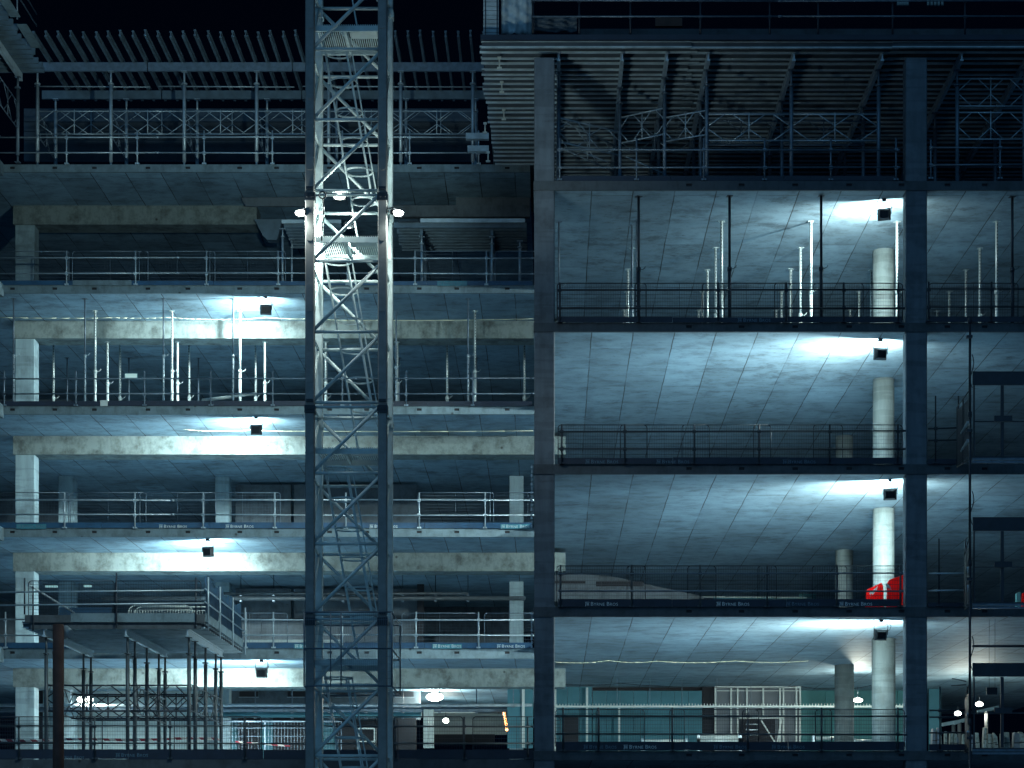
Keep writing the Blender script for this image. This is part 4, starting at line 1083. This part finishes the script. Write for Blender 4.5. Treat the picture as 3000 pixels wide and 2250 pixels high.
tag(MB().tube(pt(2790,1988,59.2), pt(2830,1996,58.7), .018, 6).tube(pt(2788,2009,59.2), pt(2830,2006,58.7), .018, 6).build('bracket_arm', M['dark']), 'thin dark bracket arms beside the lowest side screen', 'bracket')

# ------------------------------------------------------------------ chain tags hanging at the left edge of the front column
for k, (a, b_) in enumerate(((1360,1545),(1790,1898))):
    t = thing('cable_chain', pt(1557,b_,60.3), f'string of small clips hanging beside the left front column, {["upper","lower"][k]}', 'clip chain', 'strings of clips by the column')
    m = MB(); zA, zB = WZ(a,60.3), WZ(b_,60.3); x = WX(1558,60.3); n = int((zA-zB)/.12)
    for i in range(n):
        z = zB+(zA-zB)*i/n; m.box(x-.03+.02*(i%2), x+.02, 60.28, 60.33, z, z+.07)
    m.tube((x,60.3,zB),(x,60.3,zA),.006,5).build('clips', M['galv'], t)

# ------------------------------------------------------------------ services and rooms behind
def wallp(name, label, cat, px0, px1, py0, py1, Y, m, group=None, th=.12, joints=0):
    x0, x1 = WX(px0,Y), WX(px1,Y); z0, z1 = WZ(py1,Y), WZ(py0,Y)
    if joints:
        t = thing(name, ((x0+x1)/2, Y, z0), label, cat, group)
        for i in range(joints):
            a = x0+(x1-x0)*i/joints; b = x0+(x1-x0)*(i+1)/joints
            MB().box(a+.008, b-.008, Y+.003*(i%2), Y+th, z0, z1).build('panel', M[m], t)
        return t
    return tag(MB().box(x0, x1, Y, Y+th, z0, z1).build(name, M[m]), label, cat, group)
zF = 3.01
fl_py = lambda Y: VY - F*(3.0)/Y       # photo row of the lowest floor at depth Y
yb84 = fl_py(84)
W = 'partition walls of the lowest storey'
wallp('partition_wall','pale panelled wall behind the loading platform legs, brightly lit','wall',60,652,2012,yb84,84,'mid',W,.12,7)
wallp('partition_wall','grey wall with dark vents above the white railings, lowest storey','wall',653,1232,2012,2108,84,'wall',W,.12)
wallp('partition_wall','teal wall panel below the vents behind the white railings','wall',653,1108,2109,yb84,84.02,'glasswall',W,.12,5)
for k, (a, b_) in enumerate(((702,756),(843,900),(985,1040),(1160,1212))):
    v = thing('wall_vent', pt((a+b_)/2,2042,83.95), f'dark rectangular vent in the grey wall, {ORD[k]} of four', 'vent', 'dark wall vents')
    MB().box(WX(a,84), WX(b_,84), 83.96, 83.99, WZ(2042,84), WZ(2025,84)).build('opening', M['black'], v)
    m = MB()
    for p, q_, r_, s_ in ((a-2,b_+2,2023.5,2025),(a-2,b_+2,2042,2043.5)): m.box(WX(p,84),WX(q_,84),83.93,83.985,WZ(s_,84),WZ(r_,84))
    m.build('frame', M['galv'], v)
for k, (a, b_, c) in enumerate(((94,124,2020),(696,762,2100),(800,900,2100),(985,1110,2110),(1160,1219,2100))):
    wallp('doorway', f'dark open doorway in the lowest storey, {ORD[k]} on the left side', 'doorway', a, b_, c, yb84, 83.9, 'black', 'dark doorways')
# pipes
for k, (y_, r_, Yp, a, b_, m_) in enumerate(((2066,.06,80,-20,1560,'galv'),(2079,.10,81,-20,1560,'galvd'),(2093,.13,82,640,1235,'glasswall'))):
    t = thing('service_pipe', pt(600,y_,Yp), f'horizontal service pipe across the lowest storey on the left, {["thin upper","middle","thick lower"][k]}', 'pipe', 'service pipes under ceilings')
    MB().tube(pt(a,y_,Yp), pt(b_,y_,Yp), r_, 12).build('pipe', M[m_], t)
    for p in range(100, 1540, 108):
        if a < p < b_: MB().box(WX(p,Yp)-.02, WX(p,Yp)+.02, Yp-.02, Yp+.02, WZ(y_,Yp), HZ(LB[1])-.01).box(WX(p,Yp)-.05,WX(p,Yp)+.05,Yp-r_-.03,Yp+r_+.02,WZ(y_,Yp)-r_-.03,WZ(y_,Yp)-r_).build('hanger', M['galvd'], t)
for k, (y_, r_) in enumerate(((1739,.055),(1753,.085))):
    Yp = 78.5
    t = thing('service_pipe', pt(600,y_,Yp), f'horizontal service pipe behind the platform rails one storey up, {["thin upper","thicker lower"][k]}', 'pipe', 'service pipes under ceilings')
    MB().tube(pt(640 if k == 0 else 300,y_,Yp), pt(1372 if k == 0 else 1540,y_,Yp), r_, 12).build('pipe', M['dgal'], t)
    for p in (706,802,900,1005,1180,1276,1371): MB().box(WX(p,Yp)-.012, WX(p,Yp)+.012, Yp-.01, Yp+.01, WZ(y_,Yp), HZ(LB[2])-.01).box(WX(p,Yp)-.04,WX(p,Yp)+.04,Yp-r_-.04,Yp+r_+.02,WZ(y_,Yp)-r_-.05,WZ(y_,Yp)-r_).build('hanger', M['galvd'], t)
t = thing('cable_tray', pt(1900,2070,80), 'long cable tray with a row of upright pins across the lowest storey, right wing', 'cable tray')
MB().box(WX(1600,80), WX(2665,80), 79.85, 80.15, WZ(2073,80), WZ(2068,80)).build('tray', M['white'], t)
m = MB(); 
for i in range(120):
    x = WX(1605+i*8.8, 80); m.box(x-.012, x+.012, 79.86, 79.90, WZ(2068,80), WZ(2063,80)+rnd.uniform(0,.02))
m.build('pins', M['white'], t)
for p in (1808, 1904, 1998, 2100, 2200): MB().tube(pt(p,2068,80), (WX(p,80),80,HZ(7.12)), .012, 5).build('hanger', M['galvd'], t)
# storey above ground: tall dark slots and rooms
wallp('doorway','narrow dark slot right of the mast, storey above the lowest','doorway',1222,1242,1712,1880,82.5,'black','dark doorways')
wallp('partition_wall','pale boarded room wall between the dark slot and square column','wall',1243,1490,1760,1885,90,'wall',W)
wallp('partition_wall','smooth grey wall panels behind the railing left of the dark slot','wall',690,1220,1817,1882,82.6,'wall',W,.12,7)
for k, (a, b_, y_) in enumerate(((132,167,1717),(245,267,1716))):
    t = thing('ceiling_light', pt((a+b_)/2,y_,78), f'small strip light glowing behind the platform rails, {["left","right"][k]}', 'light', 'strip lights behind the platform')
    MB().box(WX(a,78), WX(b_,78), 78, 78.12, WZ(y_+3,78), WZ(y_-2,78)).build('diffuser', M['lampd'] if k else M['lampd'], t)
    MB().box(WX(a,78)-.03, WX(b_,78)+.03, 78.0, 78.14, WZ(y_-2.2,78), WZ(y_-4.5,78)).build('casing', M['housing'], t)
t = thing('trunking', pt(1600,1893,71), 'white strip along the floor edge behind the blue toe boards, storey above the lowest', 'trunking')
MB().box(WX(694,71.2), WX(1000,71.2), 71.2, 71.3, WZ(1883,71.2), WZ(1874,71.2)).build('strip', M['white'], t)
# bright deep room right of the mast
wallp('partition_wall','pale end wall strip at the bright room opening right of the mast','wall',1240,1270,2078,2190,80,'white',W,.5,4)
wallp('partition_wall','grey boarded far wall of the bright room right of the mast','wall',1270,1485,2010,2152,97,'mid',W)
wallp('dark_counter','black band of shelves at the foot of the bright room','shelving',1270,1450,2151,2175,96,'black')
wallp('partition_wall','teal glazed panel with pale posts just left of the front column','wall',1486,1562,2010,2192,80,'glasswall',W,.1,2)
MB().box(WX(1529,79.9), WX(1537,79.9), 79.85, 79.97, WZ(2190,79.9), WZ(2012,79.9)).build('pale_post', M['white']); tag([o for o in col.objects if o.name.startswith('pale_post')][-1], 'pale upright post on the teal panel left of the front column', 'post')
wallp('light_strip','pale fluorescent batten in the bright room right of the mast','light',1245,1400,2083,2089,92,'white')
def work_lamp(px, py, Y, rx, rz, label, watts, name='work_lamp', m='lamp', rod=None, c=(.95,1,.86)):
    t = thing(name, pt(px,py,Y), label, 'lamp', 'work lamps on the lowest storey')
    x, y, z = pt(px,py,Y)
    MB().sphere((x,y,z), rx, min(rx,.12), rz, 14, 8).build('bulb', M[m], t)
    s_ = MB().tube((x,y,z+rz*.8),(x,y,z+rz+.12),.04,8,.02)
    if rod: s_.tube((x,y,z+rz+.1),(x,y,WZ(rod,Y)),.010,5)
    s_.build('holder', M['housing'], t)
    if watts:
        l = bpy.data.lights.new(name+'_light','POINT'); l.energy = watts; l.shadow_soft_size = .12; l.color = c
        o = bpy.data.objects.new(name+'_light', l); col.objects.link(o); o.parent = t; o.location = (0,-.25,-.15)
    return t
work_lamp(1274,2042,84,.36,.17,'large glaring lamp close under the ceiling of the bright room right of the mast',600)
work_lamp(1306,2111,88,.13,.11,'round white lamp in the bright room, below the glaring one',120, rod=2085)
work_lamp(238,2050,80,.17,.12,'left one of the twin lamps behind the loading platform legs',110)
work_lamp(261,2050,80,.17,.12,'right one of the twin lamps behind the loading platform legs',110)
work_lamp(2513,2051,77.5,.19,.08,'oval hanging lamp between the two round columns',300, rod=2012)
work_lamp(2806,2090,80,.13,.09,'lower hanging lamp over the wrapped stock at the right',160, rod=2068)
work_lamp(2869,2063,78,.15,.09,'upper hanging lamp right of the scaffold pole',160, rod=2035)
lit_wedge = thing('lit_ceiling_wedge', pt(1830,1752,80.5), 'wedge panel standing for lit ceiling, dark slots behind the mesh, storey of the red barriers', 'wall')  # added wedge panel, imitates a patch of light on the far ceiling
MB().prism([(WX(a,80.5),WZ(b,80.5)) for a, b in ((1600,1675),(1700,1682),(1790,1688),(2060,1748),(2060,1762),(1600,1762))], 80.5, 80.7).build('panel', M['wall'], lit_wedge)  # face of the added wedge, stands for light on the far ceiling
MB().box(WX(1600,80.45), WX(1715,80.45), 80.43, 80.48, WZ(1710,80.5), WZ(1703,80.5)).build('slot', M['black'], lit_wedge)
MB().box(WX(1746,80.45), WX(1885,80.45), 80.43, 80.48, WZ(1718,80.5), WZ(1704,80.5)).build('slot', M['black'], lit_wedge)
for k in range(9):
    Y = 78+1.2*k
    t = thing('festoon_lamp', pt(1475+[12,11,10,8,7,5,3,2,1][k]*.8,2138-[0,9,17,24,31,38,45,51,57][k],Y), f'small amber bulb of the receding string near the teal panel, {["lowest","second from bottom","third from bottom","fourth from bottom","middle","fourth from top","third from top","second from top","topmost"][k]}', 'lamp', 'amber bulbs in a receding string')
    x, y, z = t.location
    MB().sphere((x,y,z), .055, .055, .055, 8, 6).build('bulb', M['lampw'], t)
    MB().tube((x,y,z+.045),(x,y,z+.12),.025,6).build('holder', M['housing'], t)
# right wing lowest storey rooms
yR = lambda Y: VY-F*3.2/Y
wallp('partition_wall','teal panel block beside the left front column with a pale post','wall',1626,1735,2012,yR(84),83.6,'glasswall',W,.2,3)
wallp('partition_wall','long low teal partition across the lowest storey of the right wing','wall',1736,2057,2024,yR(84),84,'glasswall',W,.2,8)
wallp('doorway','dark opening between the teal partition and the stud wall','doorway',2058,2092,2008,yR(84),84.1,'black','dark doorways')
wallp('doorway','long black gap above the low teal partition','doorway',1736,2057,2007,2023,84.6,'black','dark doorways')
wallp('doorway','dark door behind the mesh panel beside the left front column','doorway',1652,1695,2101,yR(83.5),83.4,'black','dark doorways')
for k, (a, b_) in enumerate(((1625,1630),(1717,1723),(1811,1817))):
    wallp('pale_post', f'pale upright post in front of the teal partition, {ORD[k]}', 'post', a, b_, 2014 if k < 2 else 2074, yR(83.3), 83.2, 'white', 'pale posts on the teal partition', .06)
sw = thing('stud_partition', pt(2218,2170,83.8), 'white metal stud frame partition with grey boards, lowest storey', 'partition')
MB().box(WX(2094,84), WX(2345,84), 84, 84.1, WZ(yR(84),84), WZ(2010,84)).build('board', M['browngrey'], sw)
for p in (2096, 2142, 2161, 2188, 2236, 2285, 2295, 2333, 2344): MB().box(WX(p-2.2,83.9), WX(p+2.2,83.9), 83.85, 83.98, WZ(yR(83.9),83.9), WZ(2012,83.9)).build('stud', M['white'], sw)
for a in (2011, 2023): MB().box(WX(2094,83.84), WX(2345,83.84), 83.78, 83.845, WZ(a+(5 if a == 2011 else 2),83.84), WZ(a,83.84)).build('track', M['white'], sw)
MB().box(WX(2165,83.7), WX(2296,83.7), 83.6, 83.7, WZ(2106,83.7), WZ(2101,83.7)).build('lintel', M['white'], sw)
MB().box(WX(2170,83.76), WX(2270,83.76), 83.72, 83.77, WZ(yR(83.8),83.8), WZ(2107,83.7)).build('opening', M['black'], sw)
wallp('partition_wall','bright green wall behind the two round columns, lowest storey','wall',2347,2700,2010,yR(86),86,'glasswall2',W,.2,5)
t = thing('step_ladder', pt(2240,2180,82), 'pale open step ladder in front of the stud partition opening', 'step ladder')
MB().bar(pt(2230,2110,82), pt(2271,2176,82), .06, .05).bar(pt(2289,2108,82), pt(2278,2176,82), .06, .05).build('stile', M['white'], t)
m = MB()
for py in (2121, 2137, 2152): m.box(WX(2185,82), WX(2222,82), 82, 82.1, WZ(py+2,82), WZ(py,82))
m.build('shelf', M['galv'], t)
for k, (a, b_, y_, r_) in enumerate(((1883,2010,2172,.07),(2046,2168,2162,.12),(2046,2168,2172,.09),(2383,2450,2163,.06),(2500,2560,2172,.07))):
    t = thing('duct', pt((a+b_)/2,y_+6,76), f'pale duct lying low behind the mesh panels, {["leftmost, thin","middle, upper thick","middle, lower","right, before the round column","right, between the round columns"][k]}', 'duct', 'pale ducts on the lowest floor')
    MB().tube(pt(a,y_,76), pt(b_,y_,76), r_, 12).build('tube', M['white'], t)
    MB().box(WX(a,76)-.05, WX(a,76)+.06, 75.85, 76.15, WZ(y_,76)-r_-.3, WZ(y_,76)+r_+.03).box(WX(b_,76)-.06, WX(b_,76)+.05, 75.85, 76.15, WZ(y_,76)-r_-.3, WZ(y_,76)+r_+.03).build('end_stand', M['galv'], t)
# storey two up, right wing: bright strip and openings behind the mesh
wallp('partition_wall','long pale blue wall strip far behind the red barrier storey','wall',2090,2340,1712,1760,88,'glasswall',W,.1,7)
wallp('partition_wall','teal lit panel behind the mesh left of the round columns','wall',2343,2390,1698,1762,87,'glasswall2',W)
wallp('doorway','long dark slot in the far wall behind the mesh, red barrier storey','doorway',1745,2087,1701,1719,88,'black','dark doorways')
wallp('partition_wall','dark far wall below the ceiling of the red barrier storey','wall',2500,2560,1660,1765,90,'ply',W)
cable('row of pale pins low behind the mesh on the red barrier storey', [(1630,1748),(2090,1749),(2380,1751)], 86, .03, 0, 'pin_strip', 'white')

# lowest storey left: white railings, tape
for k, (a, b_) in enumerate(((653,775),(777,900),(902,1000))):
    t = thing('white_railing', pt((a+b_)/2,2190,75), f'white barred railing panel behind the lowest guardrail, {ORD[k]} of three', 'railing', 'white barred railings')
    x0, x1 = WX(a,75), WX(b_,75); z1 = WZ(2113,75); z0 = HZ(3.01)
    m = MB()
    for z in (z1, z1-.02, z0+.1): m.tube((x0,75,z),(x1,75,z),.02,6)
    m.tube((x0,75,z0),(x0,75,z1),.02,6).tube((x1,75,z0),(x1,75,z1),.02,6)
    for py in (2133, 2157): m.tube((x0,75,WZ(py,75)),(x1,75,WZ(py,75)),.010,6)
    m.build('frame', M['galvd'], t)
    b = MB(); n = int((x1-x0)/.11)
    for i in range(1, n): b.tube((x0+(x1-x0)*i/n,75,z0+.1),(x0+(x1-x0)*i/n,75,z1),.007,5)
    b.build('bars', M['galvd'], t)
P = [(WX(p,70), 70, WZ(2167-(p-280)*.006+2*sin(p*.02),70)) for p in range(-10, 660, 30)]
m = MB()
for a, b_ in zip(P, P[1:]): m.bar(a, b_, .004, .085)
tag(m.build('barrier_tape', M['tape']), 'red and white striped barrier tape strung behind the platform legs', 'barrier tape')
P = [(WX(p,72), 72, WZ(2173+(p-690)*.08,72)) for p in range(690, 860, 20)]
m = MB()
for a, b_ in zip(P, P[1:]): m.bar(a, b_, .004, .05)
tag(m.build('barrier_tape', M['tape']), 'loose end of striped tape drooping left of the crane mast', 'barrier tape')
t = thing('trestle', pt(1075,2195,77), 'white tubular trestle seen through the foot of the mast', 'trestle')
for a, b_ in ((1046,1053),(1095,1102)): MB().box(WX(a,77), WX(b_,77), 77, 77.08, HZ(3.01), WZ(2133,77)).build('leg', M['white'], t)
MB().box(WX(1054,77), WX(1094,77), 77, 77.08, WZ(2136,77), WZ(2132,77)).build('crossbar', M['white'], t)
MB().box(WX(1054,77), WX(1094,77), 77, 77.08, WZ(2174,77), WZ(2171,77)).build('crossbar', M['white'], t)

# wrapped stock at the lower right
r2 = random.Random(5)
k = 0
for row, (Y, x0, x1, step) in enumerate(((72.5,2728,2832,13),(70.5,2850,2935,14),(71,2945,3010,22))):
    p = x0
    while p < x1:
        wd = step*r2.uniform(.7,1.0); hp = r2.uniform(40,62) if row < 2 else r2.uniform(45,58)
        zb = HZ(3.2); X0, X1 = WX(p,Y), WX(p+wd,Y); top = WZ(2197-hp*r2.uniform(.9,1.2), Y)
        t = thing('wrapped_pack', ((X0+X1)/2, Y, zb), f'pale wrapped upright pack, {(ORD+["tenth from left"])[k % 10]} in the stock {["left of the scaffold pole","between pole and gate post","right of the gate post"][row]}', 'wrapped pack', 'wrapped packs of material')
        ln = r2.uniform(-.08,.08); y1 = Y+r2.uniform(.2,.5)
        b = MB(); b.add([(X0,Y,zb),(X1,Y,zb),(X1,y1,zb),(X0,y1,zb),(X0+ln,Y+.03,top),(X1+ln-.03,Y+.03,top-r2.uniform(0,.1)),(X1+ln-.03,y1,top),(X0+ln,y1,top)],
            [(0,3,2,1),(4,5,6,7),(0,1,5,4),(1,2,6,5),(2,3,7,6),(3,0,4,7)])
        b.build('pack', M['pack' if r2.random() > .25 else 'galvd'], t, .015)
        s_ = MB()
        for q_ in (.3, .7): s_.box(X0+ln*q_-.004, X1+ln*q_+.0, Y-.006+.03*q_, Y+.0, zb+(top-zb)*q_-.015, zb+(top-zb)*q_+.015)
        s_.build('strap', M['housing'], t)
        p += step; k += 1
    k = 0
for k, (a, b_, y_, Y) in enumerate(((2760,2835,2112,76),(2795,2835,2108,75),(2863,2925,2075,76))):
    t = thing('long_pack', pt(a,y_+10,Y), f'slanting bundle of pale lengths above the stock, {["behind, wide","in front, small","right of the pole"][k]}', 'bundle', 'slanting bundles above the stock')
    m = MB()
    for i in range(5): m.bar(pt(a, y_+14-i*1.5, Y+.1*i), pt(b_, y_-i*1.5, Y+.1*i), .10, .05)
    m.build('lengths', M['mid'], t)
    MB().box(WX((a+b_)/2,Y)-.02, WX((a+b_)/2,Y)+.02, Y-.06, Y+.5, HZ(3.2), WZ(y_+8,Y)).build('stand', M['housing'], t)
t = thing('notice_panel', pt(2906,2040,60.5), 'dark square panel hanging in the lower right bay behind the gate', 'panel')
MB().box(WX(2891,60.5), WX(2922,60.5), 60.5, 60.56, WZ(2035,60.5), WZ(2014,60.5)).build('board', M['housing'], t)
MB().tube((WX(2898,60.53),60.53,WZ(2014,60.5)),(WX(2898,60.53),60.53,HZ(7.13)),.006,5).tube((WX(2915,60.53),60.53,WZ(2014,60.5)),(WX(2915,60.53),60.53,HZ(7.13)),.006,5).build('hanging_wire', M['housing'], t)
wallp('partition_wall','teal wall panel at the right of the big column, lowest storey','wall',2722,2757,2018,yR(85),85,'glasswall',W)

# drop prototypes that were never placed
for st in (mpD, mpL, pA, pS, pD, qA, qS, bA, bS, FS):
    if not st.used:
        for c in list(st.p.children_recursive): bpy.data.objects.remove(c)
        bpy.data.objects.remove(st.p)
